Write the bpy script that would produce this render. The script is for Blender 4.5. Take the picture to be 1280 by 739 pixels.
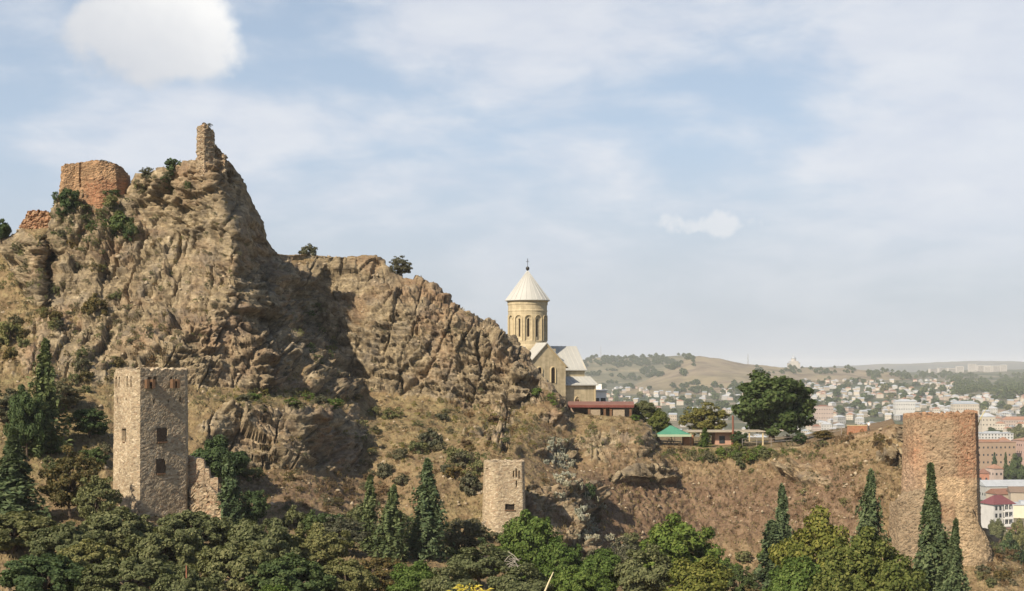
import bpy, bmesh, math, random
import numpy as np
from mathutils import Vector, Matrix, Euler
from mathutils.bvhtree import BVHTree
from mathutils.geometry import delaunay_2d_cdt

for o in list(bpy.data.objects):
    bpy.data.objects.remove(o)
scene = bpy.context.scene
COL = scene.collection
R = math.radians
FPX = 1758.0            # focal length in photo pixels (1280 wide)
HZ = 462.0              # photo row of the horizon

# ------------------------------------------------------------------ camera
cam_d = bpy.data.cameras.new('camera')
cam = bpy.data.objects.new('camera', cam_d)
COL.objects.link(cam)
cam.location = (0, 0, 0)
cam.rotation_euler = (R(90), 0, 0)
cam_d.sensor_width = 36.0
cam_d.sensor_fit = 'HORIZONTAL'
cam_d.lens = 36.0 * FPX / 1280.0
cam_d.shift_y = (HZ - 369.5) / 1280.0
cam_d.clip_start = 0.5
cam_d.clip_end = 60000
scene.camera = cam

# ------------------------------------------------------------------ sky and sun
SUN_A, SUN_E = 38.0, 38.0
sdir = Vector((-math.sin(R(SUN_A)) * math.cos(R(SUN_E)), -math.cos(R(SUN_A)) * math.cos(R(SUN_E)), math.sin(R(SUN_E))))
sun_d = bpy.data.lights.new('sun', 'SUN')
sun_d.energy = 5.0
sun_d.angle = R(0.5)
sun_d.color = (1.0, 0.88, 0.70)
sun = bpy.data.objects.new('sun', sun_d)
sun.rotation_euler = sdir.to_track_quat('Z', 'Y').to_euler()
sun.location = sdir * 300
COL.objects.link(sun)

world = bpy.data.worlds.new("World")
scene.world = world
world.use_nodes = True
nt = world.node_tree
nt.nodes.clear()


def N(nt, typ, **kw):
    n = nt.nodes.new(typ)
    for k, v in kw.items():
        if k == 'ins':
            for a, b in v.items():
                n.inputs[a].default_value = b
        else:
            setattr(n, k, v)
    return n


def L(nt, a, b):
    nt.links.new(a, b)


def MATH(nt, op, a, b=None, c=None, clamp=False):
    n = nt.nodes.new('ShaderNodeMath')
    n.operation = op
    n.use_clamp = clamp
    for i, v in enumerate((a, b, c)):
        if v is None:
            continue
        if isinstance(v, (int, float)):
            n.inputs[i].default_value = v
        else:
            nt.links.new(v, n.inputs[i])
    return n.outputs[0]


def RAMP(nt, fac, stops, interp='LINEAR'):
    n = nt.nodes.new('ShaderNodeValToRGB')
    n.color_ramp.interpolation = interp
    els = n.color_ramp.elements
    while len(els) < len(stops):
        els.new(0.5)
    for e, (p, c) in zip(els, stops):
        e.position = p
        if isinstance(c, (int, float)):
            c = (c, c, c)
        e.color = (*c[:3], 1)
    nt.links.new(fac, n.inputs[0])
    return n.outputs[0]


def MIX(nt, fac, a, b, blend='MIX'):
    n = nt.nodes.new('ShaderNodeMix')
    n.data_type = 'RGBA'
    n.blend_type = blend
    for sock, v in ((n.inputs[0], fac), (n.inputs[6], a), (n.inputs[7], b)):
        if isinstance(v, (int, float)):
            sock.default_value = v
        elif isinstance(v, tuple):
            sock.default_value = (*v[:3], 1)
        else:
            nt.links.new(v, sock)
    return n.outputs[2]


sky = N(nt, 'ShaderNodeTexSky', sky_type='NISHITA', sun_disc=False)
sky.sun_elevation = R(SUN_E)
sky.sun_rotation = R(180 + SUN_A)
sky.air_density = 1.0
sky.dust_density = 1.2
sky.ozone_density = 1.2
tc = N(nt, 'ShaderNodeTexCoord')
sep = N(nt, 'ShaderNodeSeparateXYZ')
L(nt, tc.outputs['Generated'], sep.inputs[0])
# stratus: noise stretched along the horizon
mp = N(nt, 'ShaderNodeMapping')
mp.inputs['Scale'].default_value = (1, 1, 2.7)
mp.inputs['Location'].default_value = (0.35, 0.1, 0.22)
mp.inputs['Rotation'].default_value = (0, R(4), 0)
L(nt, tc.outputs['Generated'], mp.inputs[0])
n1 = N(nt, 'ShaderNodeTexNoise', ins={'Scale': 5.0, 'Detail': 8.0, 'Roughness': 0.52, 'Distortion': 0.35})
L(nt, mp.outputs[0], n1.inputs['Vector'])
n2 = N(nt, 'ShaderNodeTexNoise', ins={'Scale': 15.0, 'Detail': 5.0, 'Roughness': 0.55, 'Distortion': 0.2})
L(nt, mp.outputs[0], n2.inputs['Vector'])
nn = MATH(nt, 'ADD', MATH(nt, 'MULTIPLY', n1.outputs[0], 0.75), MATH(nt, 'MULTIPLY', n2.outputs[0], 0.25))
# cloudier to the right (x>0): x = 0 at the middle, 0.36 at the right edge
nn = MATH(nt, 'ADD', nn, MATH(nt, 'MULTIPLY', sep.outputs[0], 0.20))
strat = N(nt, 'ShaderNodeMapRange', interpolation_type='SMOOTHSTEP',
          ins={'From Min': 0.37, 'From Max': 0.59, 'To Min': 0.0, 'To Max': 1.0})
L(nt, nn, strat.inputs[0])


def cumulus(px, py, rx, ry, seed, nsc):
    d = Vector(((px - 640) / FPX, 1, (HZ - py) / FPX)).normalized()
    vm = N(nt, 'ShaderNodeVectorMath', operation='SUBTRACT')
    vm.inputs[1].default_value = d
    L(nt, tc.outputs['Generated'], vm.inputs[0])
    vs = N(nt, 'ShaderNodeVectorMath', operation='MULTIPLY')
    vs.inputs[1].default_value = (FPX / rx, 2.0, FPX / ry)
    L(nt, vm.outputs[0], vs.inputs[0])
    ln = N(nt, 'ShaderNodeVectorMath', operation='LENGTH')
    L(nt, vs.outputs[0], ln.inputs[0])
    nz = N(nt, 'ShaderNodeTexNoise', ins={'Scale': nsc, 'Detail': 9.0, 'Roughness': 0.55})
    mm = N(nt, 'ShaderNodeMapping')
    mm.inputs['Location'].default_value = (seed, seed * 2, seed * 3)
    L(nt, tc.outputs['Generated'], mm.inputs[0])
    L(nt, mm.outputs[0], nz.inputs['Vector'])
    v = MATH(nt, 'SUBTRACT', MATH(nt, 'ADD', 1.0, MATH(nt, 'MULTIPLY', MATH(nt, 'SUBTRACT', nz.outputs[0], 0.5), 3.4)), ln.outputs['Value'])
    r = N(nt, 'ShaderNodeMapRange', interpolation_type='SMOOTHSTEP',
          ins={'From Min': -0.06, 'From Max': 0.40, 'To Min': 0.0, 'To Max': 1.0})
    L(nt, v, r.inputs[0])
    # brighter on the upper right, greyer below
    s2 = N(nt, 'ShaderNodeSeparateXYZ')
    L(nt, vs.outputs[0], s2.inputs[0])
    b = MATH(nt, 'ADD', MATH(nt, 'MULTIPLY', s2.outputs[2], 0.30), MATH(nt, 'MULTIPLY', s2.outputs[0], 0.25))
    b = MATH(nt, 'ADD', b, MATH(nt, 'MULTIPLY', nz.outputs[0], 1.15))
    return r.outputs[0], b


# base sky: the physical sky veiled by a thin high haze
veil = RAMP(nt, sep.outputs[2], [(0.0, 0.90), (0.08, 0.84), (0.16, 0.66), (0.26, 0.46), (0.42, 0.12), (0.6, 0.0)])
# veil dimmed behind the camera, out of view, to cut the ambient light
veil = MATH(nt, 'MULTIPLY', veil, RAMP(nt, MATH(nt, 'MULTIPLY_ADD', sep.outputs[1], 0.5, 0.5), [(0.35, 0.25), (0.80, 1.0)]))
low = RAMP(nt, sep.outputs[2], [(0.0, (0.50, 0.545, 0.605)), (0.07, (0.535, 0.585, 0.66)), (0.16, (0.525, 0.625, 0.765))])
low = MIX(nt, 1.0, low, (10.0, 10.0, 10.0), 'MULTIPLY')
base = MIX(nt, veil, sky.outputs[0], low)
stc = RAMP(nt, n2.outputs[0], [(0.3, (0.66, 0.685, 0.755)), (0.7, (0.79, 0.795, 0.82))])
stv = MIX(nt, 1.0, stc, (10.0, 10.0, 10.0), 'MULTIPLY')
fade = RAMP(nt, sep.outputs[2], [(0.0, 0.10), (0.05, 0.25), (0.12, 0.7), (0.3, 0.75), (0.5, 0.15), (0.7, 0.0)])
fade = MATH(nt, 'MULTIPLY', fade, RAMP(nt, MATH(nt, 'MULTIPLY_ADD', sep.outputs[1], 0.5, 0.5), [(0.4, 0.2), (0.80, 1.0)]))  # stratus thinned behind the camera too, for less ambient light
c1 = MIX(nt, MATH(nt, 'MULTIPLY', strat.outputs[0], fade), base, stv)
f, b = cumulus(190, 42, 96, 60, 12.7, 9.7)
cc = RAMP(nt, b, [(0.25, (0.61, 0.63, 0.67)), (0.60, (0.71, 0.72, 0.74)), (1.0, (0.93, 0.92, 0.90))])
cv = MIX(nt, 1.0, cc, (10.0, 10.0, 10.0), 'MULTIPLY')
c2 = MIX(nt, MATH(nt, 'MULTIPLY', f, 0.92), c1, cv)
f, b = cumulus(893, 283, 54, 17, 2.2, 34.0)
c3 = MIX(nt, MATH(nt, 'MULTIPLY', f, 0.48), c2, (8.3, 8.25, 8.25))
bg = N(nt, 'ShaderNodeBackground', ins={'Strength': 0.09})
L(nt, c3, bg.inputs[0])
wo = N(nt, 'ShaderNodeOutputWorld')
L(nt, bg.outputs[0], wo.inputs[0])

scene.view_settings.view_transform = 'Standard'
scene.view_settings.look = 'None'
scene.view_settings.gamma = 1
scene.view_settings.use_curve_mapping = False
scene.view_settings.exposure = 0.3
scene.render.engine = 'CYCLES'
scene.cycles.max_bounces = 4
scene.cycles.diffuse_bounces = 2
scene.cycles.glossy_bounces = 2
scene.cycles.transmission_bounces = 3
scene.cycles.transparent_max_bounces = 4
scene.cycles.volume_bounces = 0
scene.cycles.use_denoising = True

# ------------------------------------------------------------------ helpers


def P(px, py, Y):
    return Vector(((px - 640) / FPX * Y, Y, (HZ - py) / FPX * Y))


def tag(o, label=None, cat=None, group=None, kind=None):
    if label:
        o['label'] = label
    if cat:
        o['category'] = cat
    if group:
        o['group'] = group
    if kind:
        o['kind'] = kind
    return o


def empty(name, loc, label=None, cat=None, group=None, rz=0.0):
    o = bpy.data.objects.new(name, None)
    o.empty_display_size = 0.5
    COL.objects.link(o)
    o.location = loc
    o.rotation_euler = (0, 0, rz)
    return tag(o, label, cat, group)


def obj(name, me, parent=None, loc=None):
    o = bpy.data.objects.new(name, me)
    COL.objects.link(o)
    if parent is not None:
        o.parent = parent
    if loc is not None:
        o.location = loc
    return o


def np_mesh(name, V, F, mats=(), smooth=False, attrs=None, mi=None):
    """mesh from arrays: V (n,3), F (m,k) with k = 3 or 4"""
    V = np.asarray(V, dtype=np.float32)
    F = np.asarray(F, dtype=np.int32)
    me = bpy.data.meshes.new(name)
    k = F.shape[1]
    me.vertices.add(len(V))
    me.vertices.foreach_set('co', V.ravel())
    me.loops.add(F.size)
    me.loops.foreach_set('vertex_index', F.ravel())
    me.polygons.add(len(F))
    me.polygons.foreach_set('loop_start', np.arange(len(F), dtype=np.int32) * k)
    if smooth:
        me.polygons.foreach_set('use_smooth', np.ones(len(F), dtype=bool))
    if mi is not None:
        me.polygons.foreach_set('material_index', np.asarray(mi, dtype=np.int32))
    me.update(calc_edges=True)
    for m in (mats if isinstance(mats, (list, tuple)) else [mats]):
        me.materials.append(m)
    if attrs:
        for an, val in attrs.items():
            a = me.color_attributes.new(an, 'FLOAT_COLOR', 'POINT')
            c = np.ones((len(V), 4), dtype=np.float32)
            c[:, :val.shape[1]] = val
            a.data.foreach_set('color', c.ravel())
    return me


class MB:
    """collects boxes, tubes, prisms as one mesh; material index per face"""

    def __init__(s):
        s.v, s.f, s.m = [], [], []

    def add(s, vs, fs, mi=0, M=None):
        b = len(s.v)
        for v in vs:
            v = Vector(v)
            s.v.append(tuple(M @ v if M is not None else v))
        for f in fs:
            s.f.append([b + i for i in f])
            s.m.append(mi)
        return s

    def box(s, x0, x1, y0, y1, z0, z1, mi=0, M=None):
        vs = [(x0, y0, z0), (x1, y0, z0), (x1, y1, z0), (x0, y1, z0), (x0, y0, z1), (x1, y0, z1), (x1, y1, z1), (x0, y1, z1)]
        return s.add(vs, [(0, 3, 2, 1), (4, 5, 6, 7), (0, 1, 5, 4), (1, 2, 6, 5), (2, 3, 7, 6), (3, 0, 4, 7)], mi, M)

    def tube(s, pts, rads, n=6, mi=0, cap=True):
        pts = [Vector(p) for p in pts]
        if isinstance(rads, (int, float)):
            rads = [rads] * len(pts)
        vs, fs = [], []
        up = None
        for i, p in enumerate(pts):
            d = (pts[min(i + 1, len(pts) - 1)] - pts[max(i - 1, 0)])
            if d.length < 1e-9:
                d = Vector((0, 0, 1))
            d.normalize()
            if up is None or abs(up.dot(d)) > 0.98:
                up = Vector((1, 0, 0)) if abs(d.x) < 0.8 else Vector((0, 1, 0))
            a = d.cross(up).normalized()
            c = d.cross(a)
            for k in range(n):
                t = 2 * math.pi * k / n
                vs.append(p + (a * math.cos(t) + c * math.sin(t)) * rads[i])
        for i in range(len(pts) - 1):
            for k in range(n):
                k2 = (k + 1) % n
                fs.append((i * n + k, i * n + k2, (i + 1) * n + k2, (i + 1) * n + k))
        if cap:
            fs.append(tuple(reversed(range(n))))
            fs.append(tuple(range((len(pts) - 1) * n, len(pts) * n)))
        return s.add(vs, fs, mi)

    def lathe(s, prof, n=24, mi=0, c=(0, 0)):
        vs, fs = [], []
        for r, z in prof:
            for k in range(n):
                t = 2 * math.pi * k / n
                vs.append((c[0] + r * math.cos(t), c[1] + r * math.sin(t), z))
        for i in range(len(prof) - 1):
            for k in range(n):
                k2 = (k + 1) % n
                fs.append((i * n + k, i * n + k2, (i + 1) * n + k2, (i + 1) * n + k))
        fs.append(tuple(reversed(range(n))))
        fs.append(tuple(range((len(prof) - 1) * n, len(prof) * n)))
        return s.add(vs, fs, mi)

    def mesh(s, name, mats, smooth=False):
        me = bpy.data.meshes.new(name)
        me.from_pydata(s.v, [], s.f)
        for m in (mats if isinstance(mats, (list, tuple)) else [mats]):
            me.materials.append(m)
        me.polygons.foreach_set('material_index', s.m)
        if smooth:
            me.polygons.foreach_set('use_smooth', [True] * len(s.f))
        me.update()
        return me

    def build(s, name, mats, parent=None, smooth=False, loc=None):
        return obj(name, s.mesh(name, mats, smooth), parent, loc)


# ------------------------------------------------------------------ numpy noise
_rs = np.random.RandomState(7)
_perm = np.concatenate([_rs.permutation(256)] * 3).astype(np.int32)
_grad = _rs.normal(size=(256, 3))
_grad /= np.linalg.norm(_grad, axis=1)[:, None]


def pnoise(p):
    p = np.asarray(p, dtype=np.float64)
    i = np.floor(p).astype(np.int64)
    f = p - i
    u = f * f * f * (f * (f * 6 - 15) + 10)
    i &= 255
    out = 0
    for dx in (0, 1):
        wx = u[:, 0] if dx else 1 - u[:, 0]
        hx = _perm[(i[:, 0] + dx) & 255]
        for dy in (0, 1):
            wy = u[:, 1] if dy else 1 - u[:, 1]
            hy = _perm[hx + ((i[:, 1] + dy) & 255)]
            for dz in (0, 1):
                wz = u[:, 2] if dz else 1 - u[:, 2]
                g = _grad[_perm[hy + ((i[:, 2] + dz) & 255)]]
                out = out + wx * wy * wz * (g[:, 0] * (f[:, 0] - dx) + g[:, 1] * (f[:, 1] - dy) + g[:, 2] * (f[:, 2] - dz))
    return out * 1.5


def fbm(p, octv=4, rough=0.5, ridged=False):
    a, s, tot = 1.0, 0, 0
    p = np.asarray(p, dtype=np.float64).copy()
    for _ in range(octv):
        n = pnoise(p)
        if ridged:
            n = 1 - 2 * np.abs(n)
        s = s + a * n
        tot += a
        a *= rough
        p = p * 2.03 + 17.3
    return s / tot


def worley(p, facet=False):
    """F1, F2 and the id hash (0..1) of the nearest cell"""
    p = np.asarray(p, dtype=np.float64)
    i = np.floor(p).astype(np.int64)
    f = p - i
    n = len(p)
    f1 = np.full(n, 9.0)
    f2 = np.full(n, 9.0)
    hid = np.zeros(n)
    tilt_ = np.zeros(n)
    for dx in (-1, 0, 1):
        for dy in (-1, 0, 1):
            for dz in (-1, 0, 1):
                c = (i + (dx, dy, dz)) & 255
                h = _perm[_perm[_perm[c[:, 0]] + c[:, 1]] + c[:, 2]]
                o = _grad[h] * 0.45 + 0.5 + (dx, dy, dz)
                d = np.sqrt(((o - f) ** 2).sum(1))
                near = d < f1
                if facet:
                    tilt_ = np.where(near, ((f - o) * _grad[(h * 7 + 3) & 255]).sum(1), tilt_)
                f2 = np.where(near, f1, np.minimum(f2, d))
                hid = np.where(near, h / 255.0, hid)
                f1 = np.where(near, d, f1)
    return (f1, f2, hid, tilt_) if facet else (f1, f2, hid)


def smooth01(x, a, b):
    t = np.clip((x - a) / (b - a), 0, 1)
    return t * t * (3 - 2 * t)
# ------------------------------------------------------------------ materials


def mat_new(name):
    m = bpy.data.materials.new(name)
    m.use_nodes = True
    t = m.node_tree
    t.nodes.clear()
    o = N(t, 'ShaderNodeOutputMaterial')
    b = N(t, 'ShaderNodeBsdfPrincipled')
    b.inputs['Roughness'].default_value = 0.9
    b.inputs['Specular IOR Level'].default_value = 0.2
    L(t, b.outputs[0], o.inputs[0])
    return m, t, b


def bump(t, b, height, dist, strength=1.0):
    n = N(t, 'ShaderNodeBump', ins={'Strength': strength, 'Distance': dist})
    L(t, height, n.inputs['Height'])
    L(t, n.outputs[0], b.inputs['Normal'])


def noise(t, scale, detail=5, rough=0.55, vec=None, dist=0.0):
    n = N(t, 'ShaderNodeTexNoise', ins={'Scale': scale, 'Detail': detail, 'Roughness': rough, 'Distortion': dist})
    if vec is None:
        g = N(t, 'ShaderNodeNewGeometry')
        vec = g.outputs['Position']
    L(t, vec, n.inputs['Vector'])
    return n


def objco(t, scale=(1, 1, 1)):
    c = N(t, 'ShaderNodeTexCoord')
    m = N(t, 'ShaderNodeMapping')
    m.inputs['Scale'].default_value = scale
    L(t, c.outputs['Object'], m.inputs[0])
    return m.outputs[0]


def mat_plain(name, col, rough=0.85, var=0.18, scale=3.0, metal=0.0, spec=0.25):
    """one colour, broken up by weathering noise at two sizes"""
    m, t, b = mat_new(name)
    v = objco(t)
    n = noise(t, scale, 6, 0.6, v)
    n2 = noise(t, scale * 0.23, 3, 0.5, v)
    f = MATH(t, 'ADD', MATH(t, 'MULTIPLY', n.outputs[0], 0.6), MATH(t, 'MULTIPLY', n2.outputs[0], 0.4))
    lo = tuple(c * (1 - var) for c in col)
    hi = tuple(min(1, c * (1 + var)) for c in col)
    c = RAMP(t, f, [(0.32, lo), (0.68, hi)])
    L(t, c, b.inputs['Base Color'])
    b.inputs['Roughness'].default_value = rough
    b.inputs['Metallic'].default_value = metal
    b.inputs['Specular IOR Level'].default_value = spec
    return m


def mat_masonry(name, cols, mortar, sx=0.55, sz=0.28, disp=0.06, attr=None):
    """rubble stone masonry: irregular flattened cells in courses. attr: mix in zone colours"""
    m, t, b = mat_new(name)
    v = objco(t)
    wob = noise(t, 1.3, 3, 0.5, v)
    wv = N(t, 'ShaderNodeVectorMath', operation='MULTIPLY_ADD')
    L(t, wob.outputs['Color'], wv.inputs[0])
    wv.inputs[1].default_value = (0.35, 0.35, 0.22)
    L(t, v, wv.inputs[2])
    mp = N(t, 'ShaderNodeMapping')
    mp.inputs['Scale'].default_value = (1 / sx, 1 / sx, 1 / sz)
    L(t, wv.outputs[0], mp.inputs[0])
    vo = N(t, 'ShaderNodeTexVoronoi', feature='F1', ins={'Scale': 1.0, 'Randomness': 0.85})
    L(t, mp.outputs[0], vo.inputs['Vector'])
    ve = N(t, 'ShaderNodeTexVoronoi', feature='DISTANCE_TO_EDGE', ins={'Scale': 1.0, 'Randomness': 0.85})
    L(t, mp.outputs[0], ve.inputs['Vector'])
    rs = N(t, 'ShaderNodeSeparateColor')
    L(t, vo.outputs['Color'], rs.inputs[0])
    k = len(cols)
    stone = RAMP(t, rs.outputs[0], [(0.1 + 0.8 * i / (k - 1), c) for i, c in enumerate(cols)])
    if attr:
        at = N(t, 'ShaderNodeAttribute', attribute_name=attr)
        stone = MIX(t, MATH(t, 'ADD', 0.30, MATH(t, 'MULTIPLY', rs.outputs[1], 0.0)), at.outputs['Color'], stone)
        stone = MIX(t, 0.75, stone, RAMP(t, rs.outputs[0], [(0.1, 0.62), (0.5, 1.0), (0.9, 1.3)]), 'MULTIPLY')
    big = noise(t, 0.35, 4, 0.6, v)
    stain = RAMP(t, big.outputs[0], [(0.35, (0.72, 0.70, 0.66)), (0.6, (1.1, 1.08, 1.04))])
    stone = MIX(t, 0.85, stone, stain, 'MULTIPLY')
    fine = noise(t, 7.0, 4, 0.6, v)
    stone = MIX(t, 0.6, stone, RAMP(t, fine.outputs[0], [(0.3, 0.72), (0.7, 1.25)]), 'MULTIPLY')
    edge = RAMP(t, ve.outputs['Distance'], [(0.02, 1.0), (0.10, 0.0)])
    c = MIX(t, MATH(t, 'MULTIPLY', edge, 0.75), stone, mortar)
    L(t, c, b.inputs['Base Color'])
    h = MATH(t, 'ADD', RAMP(t, ve.outputs['Distance'], [(0.0, 0.0), (0.16, 1.0)]), MATH(t, 'MULTIPLY', fine.outputs[0], 0.7))
    h = MATH(t, 'ADD', h, MATH(t, 'MULTIPLY', rs.outputs[2], 0.8))
    bump(t, b, h, disp)
    return m


# ------------------------------------------------------------------ the fortress hill
# feature lines of the slope: (photo column, photo row, distance in metres); real relief follows from them
CREST = [(-180, 322, 246), (-60, 305, 246), (0, 299, 245), (20, 292, 244), (32, 286, 243), (62, 286, 242), (76, 246, 243),
         (88, 238, 244), (160, 243, 245), (172, 218, 244), (205, 213, 242), (228, 204, 240), (245, 200, 239),
         (262, 198, 238), (276, 199, 240), (288, 204, 243), (300, 220, 247), (312, 246, 251), (325, 271, 255), (334, 300, 259),
         (342, 318, 265), (362, 320, 270), (385, 318, 272), (402, 320, 272), (440, 322, 272), (470, 321, 272), (482, 333, 271),
         (500, 345, 271), (520, 350, 271), (545, 362, 271), (560, 374, 270), (580, 385, 270), (600, 398, 270), (616, 405, 269),
         (640, 425, 268), (655, 440, 267), (668, 458, 265), (680, 475, 264), (693, 490, 263), (704, 505, 262), (716, 518, 262),
         (750, 521, 262), (786, 523, 262), (804, 528, 261), (815, 543, 259), (823, 558, 257), (870, 560, 256), (910, 560, 256),
         (950, 561, 255), (1000, 559, 252), (1022, 553, 250), (1060, 546, 247), (1100, 538, 243), (1118, 532, 240), (1130, 533, 237),
         (1146, 560, 237), (1170, 590, 238), (1205, 635, 235), (1232, 668, 231), (1262, 700, 224), (1300, 720, 220), (1460, 760, 215)]
LINES = [
    [(-180, 1050, 66), (200, 1050, 66), (640, 1050, 68), (1000, 1050, 70), (1460, 1050, 70)],
    [(-180, 765, 112), (200, 765, 112), (430, 765, 118), (640, 765, 132), (900, 765, 140), (1200, 765, 142), (1460, 800, 142)],
    [(-180, 640, 160), (0, 640, 162), (140, 652, 160), (240, 655, 164), (330, 655, 180), (430, 655, 190), (520, 662, 196), (600, 680, 196),
     (660, 690, 197), (740, 705, 204), (800, 705, 220), (900, 712, 229), (1000, 722, 227), (1100, 732, 218), (1200, 745, 206), (1260, 752, 200), (1460, 790, 195)],
    [(-180, 520, 196), (0, 515, 196), (100, 520, 194), (238, 592, 188), (290, 594, 196), (345, 592, 199), (385, 590, 202), (425, 588, 214), (450, 586, 221), (472, 572, 223),
     (520, 582, 216), (570, 580, 214), (620, 582, 211), (660, 600, 208), (700, 608, 213), (750, 600, 236), (850, 605, 249), (920, 602, 249),
     (990, 605, 245.5), (1050, 615, 236), (1095, 640, 228), (1125, 690, 222), (1200, 712, 217), (1246, 708, 216)],
    # brim of the lower cliff, and the back of its shelf
    [(240, 497, 203), (290, 500, 205), (330, 508, 207), (368, 514, 208), (390, 519, 212), (428, 530, 224), (452, 545, 231)],
    [(-180, 470, 212), (0, 470, 211), (100, 472, 209), (180, 480, 211), (250, 488, 216), (300, 491, 219), (335, 498, 222), (375, 500, 227), (420, 500, 236), (440, 506, 242),
     (470, 505, 252), (520, 496, 256), (560, 500, 256), (600, 514, 256), (640, 523, 254), (664, 524, 252), (690, 512, 254)],
    # sharp edge of the tall crag, and the foot of its shaded flank
    [(263, 216, 237), (276, 250, 235), (292, 288, 232), (296, 350, 229), (304, 400, 227), (318, 450, 223)],
    [(344, 330, 262), (362, 352, 263), (380, 385, 262), (396, 415, 261), (428, 455, 258), (455, 490, 255)],
    [(352, 400, 243), (378, 440, 240), (410, 478, 238)],
    # left buttress: its right edge, then the dark cleft beside it
    [(50, 300, 234), (48, 350, 231), (46, 390, 228)],
    [(63, 296, 244), (61, 340, 240), (57, 385, 232)],
    [(74, 296, 238), (75, 340, 235), (74, 390, 229)],
    # ledge across the second cliff
    [(400, 392, 266), (440, 385, 265), (480, 384, 263.5), (520, 388, 263), (560, 402, 262.5), (600, 425, 262), (640, 456, 261)],
    [(440, 376, 267), (480, 374, 265.6), (520, 378, 265.2), (560, 390, 264.6), (600, 414, 264)],
    # buttresses between the two big cliffs' foot and the terrace: the mound, its ledge
    [(716, 545, 254), (760, 543, 252), (800, 545, 251)],
    [(716, 583, 242), (760, 583, 241), (796, 580, 243), (822, 577, 247)],
    [(716, 588, 240.6), (760, 588, 239.8), (794, 586, 241.8)],
    [(840, 578, 254), (900, 580, 253), (960, 582, 250.5), (1030, 578, 243), (1090, 574, 238)],
    # outcrop in the grass slope
    [(560, 535, 244), (600, 532, 243), (640, 540, 244)],
    [(570, 560, 225), (610, 562, 220), (640, 568, 219)],
]
top_line = [(x, 60, 292) for x in (-180, 200, 640, 1000, 1460)]

PX0, PX1, PY0, PY1, GS = -176, 1452, 60, 1046, 2.0
verts2, Yv, edges = [], [], []
for ln in [CREST] + LINES + [top_line]:
    for i, (x, y, Y) in enumerate(ln):
        verts2.append(Vector((x, y)))
        Yv.append(Y)
        if i:
            edges.append((len(verts2) - 2, len(verts2) - 1))
cv, ce, cf, ov, oe, of = delaunay_2d_cdt(verts2, edges, [], 0, 1e-4)
cY = []
for i, v in enumerate(cv):
    if ov[i]:
        cY.append(Yv[ov[i][0]])
    else:
        d = sorted(((v - q).length, Yv[k]) for k, q in enumerate(verts2))[:2]
        cY.append((d[0][1] * d[1][0] + d[1][1] * d[0][0]) / (d[0][0] + d[1][0] + 1e-9))
gx = np.arange(PX0, PX1 + 0.1, GS)
gy = np.arange(PY0, PY1 + 0.1, GS)
D = np.full((len(gy), len(gx)), np.nan)
for tri in cf:
    (x1, y1), (x2, y2), (x3, y3) = (cv[k] for k in tri)
    det = (y2 - y3) * (x1 - x3) + (x3 - x2) * (y1 - y3)
    if abs(det) < 1e-9:
        continue
    ia, ib = np.searchsorted(gx, min(x1, x2, x3)), np.searchsorted(gx, max(x1, x2, x3), 'right')
    ja, jb = np.searchsorted(gy, min(y1, y2, y3)), np.searchsorted(gy, max(y1, y2, y3), 'right')
    if ia >= ib or ja >= jb:
        continue
    XX, YY = np.meshgrid(gx[ia:ib], gy[ja:jb])
    a = ((y2 - y3) * (XX - x3) + (x3 - x2) * (YY - y3)) / det
    b = ((y3 - y1) * (XX - x3) + (x1 - x3) * (YY - y3)) / det
    c = 1 - a - b
    ok = (a > -1e-6) & (b > -1e-6) & (c > -1e-6)
    val = a * cY[tri[0]] + b * cY[tri[1]] + c * cY[tri[2]]
    sub = D[ja:jb, ia:ib]
    sub[ok] = val[ok]
for j in range(len(gy)):
    row = D[j]
    bad = np.isnan(row)
    if bad.any() and not bad.all():
        row[bad] = np.interp(gx[bad], gx[~bad], row[~bad])


def blur(A, r):
    k = np.ones(2 * r + 1) / (2 * r + 1)
    A = np.apply_along_axis(lambda v: np.convolve(np.pad(v, r, 'edge'), k, 'valid'), 0, A)
    return np.apply_along_axis(lambda v: np.convolve(np.pad(v, r, 'edge'), k, 'valid'), 1, A)


D = blur(blur(D, 2), 1)


def sampleD(x, y):
    fx = np.clip((x - PX0) / GS, 0, len(gx) - 1.001)
    fy = np.clip((y - PY0) / GS, 0, len(gy) - 1.001)
    i, j = fx.astype(int), fy.astype(int)
    u, v = fx - i, fy - j
    return (D[j, i] * (1 - u) * (1 - v) + D[j, i + 1] * u * (1 - v) + D[j + 1, i] * (1 - u) * v + D[j + 1, i + 1] * u * v)


NC, NR = 1300, 540
cols = np.linspace(-170, 1445, NC)
crest = np.interp(cols, [c[0] for c in CREST], [c[1] for c in CREST])
# rows: v=0 bottom (row 1040) .. v=1 crest; closer together on the cliffs
vv = np.linspace(0, 1, NR) ** 0.80
py = 1040 + (crest[None, :] - 1040) * vv[:, None]
px = np.repeat(cols[None, :], NR, 0)
Yd = sampleD(px, py)
Yd = np.maximum.accumulate(Yd, axis=0)         # nothing overhangs
X = (px - 640) / FPX * Yd
Z = (HZ - py) / FPX * Yd
front = np.stack([X, Yd, Z], -1)
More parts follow.
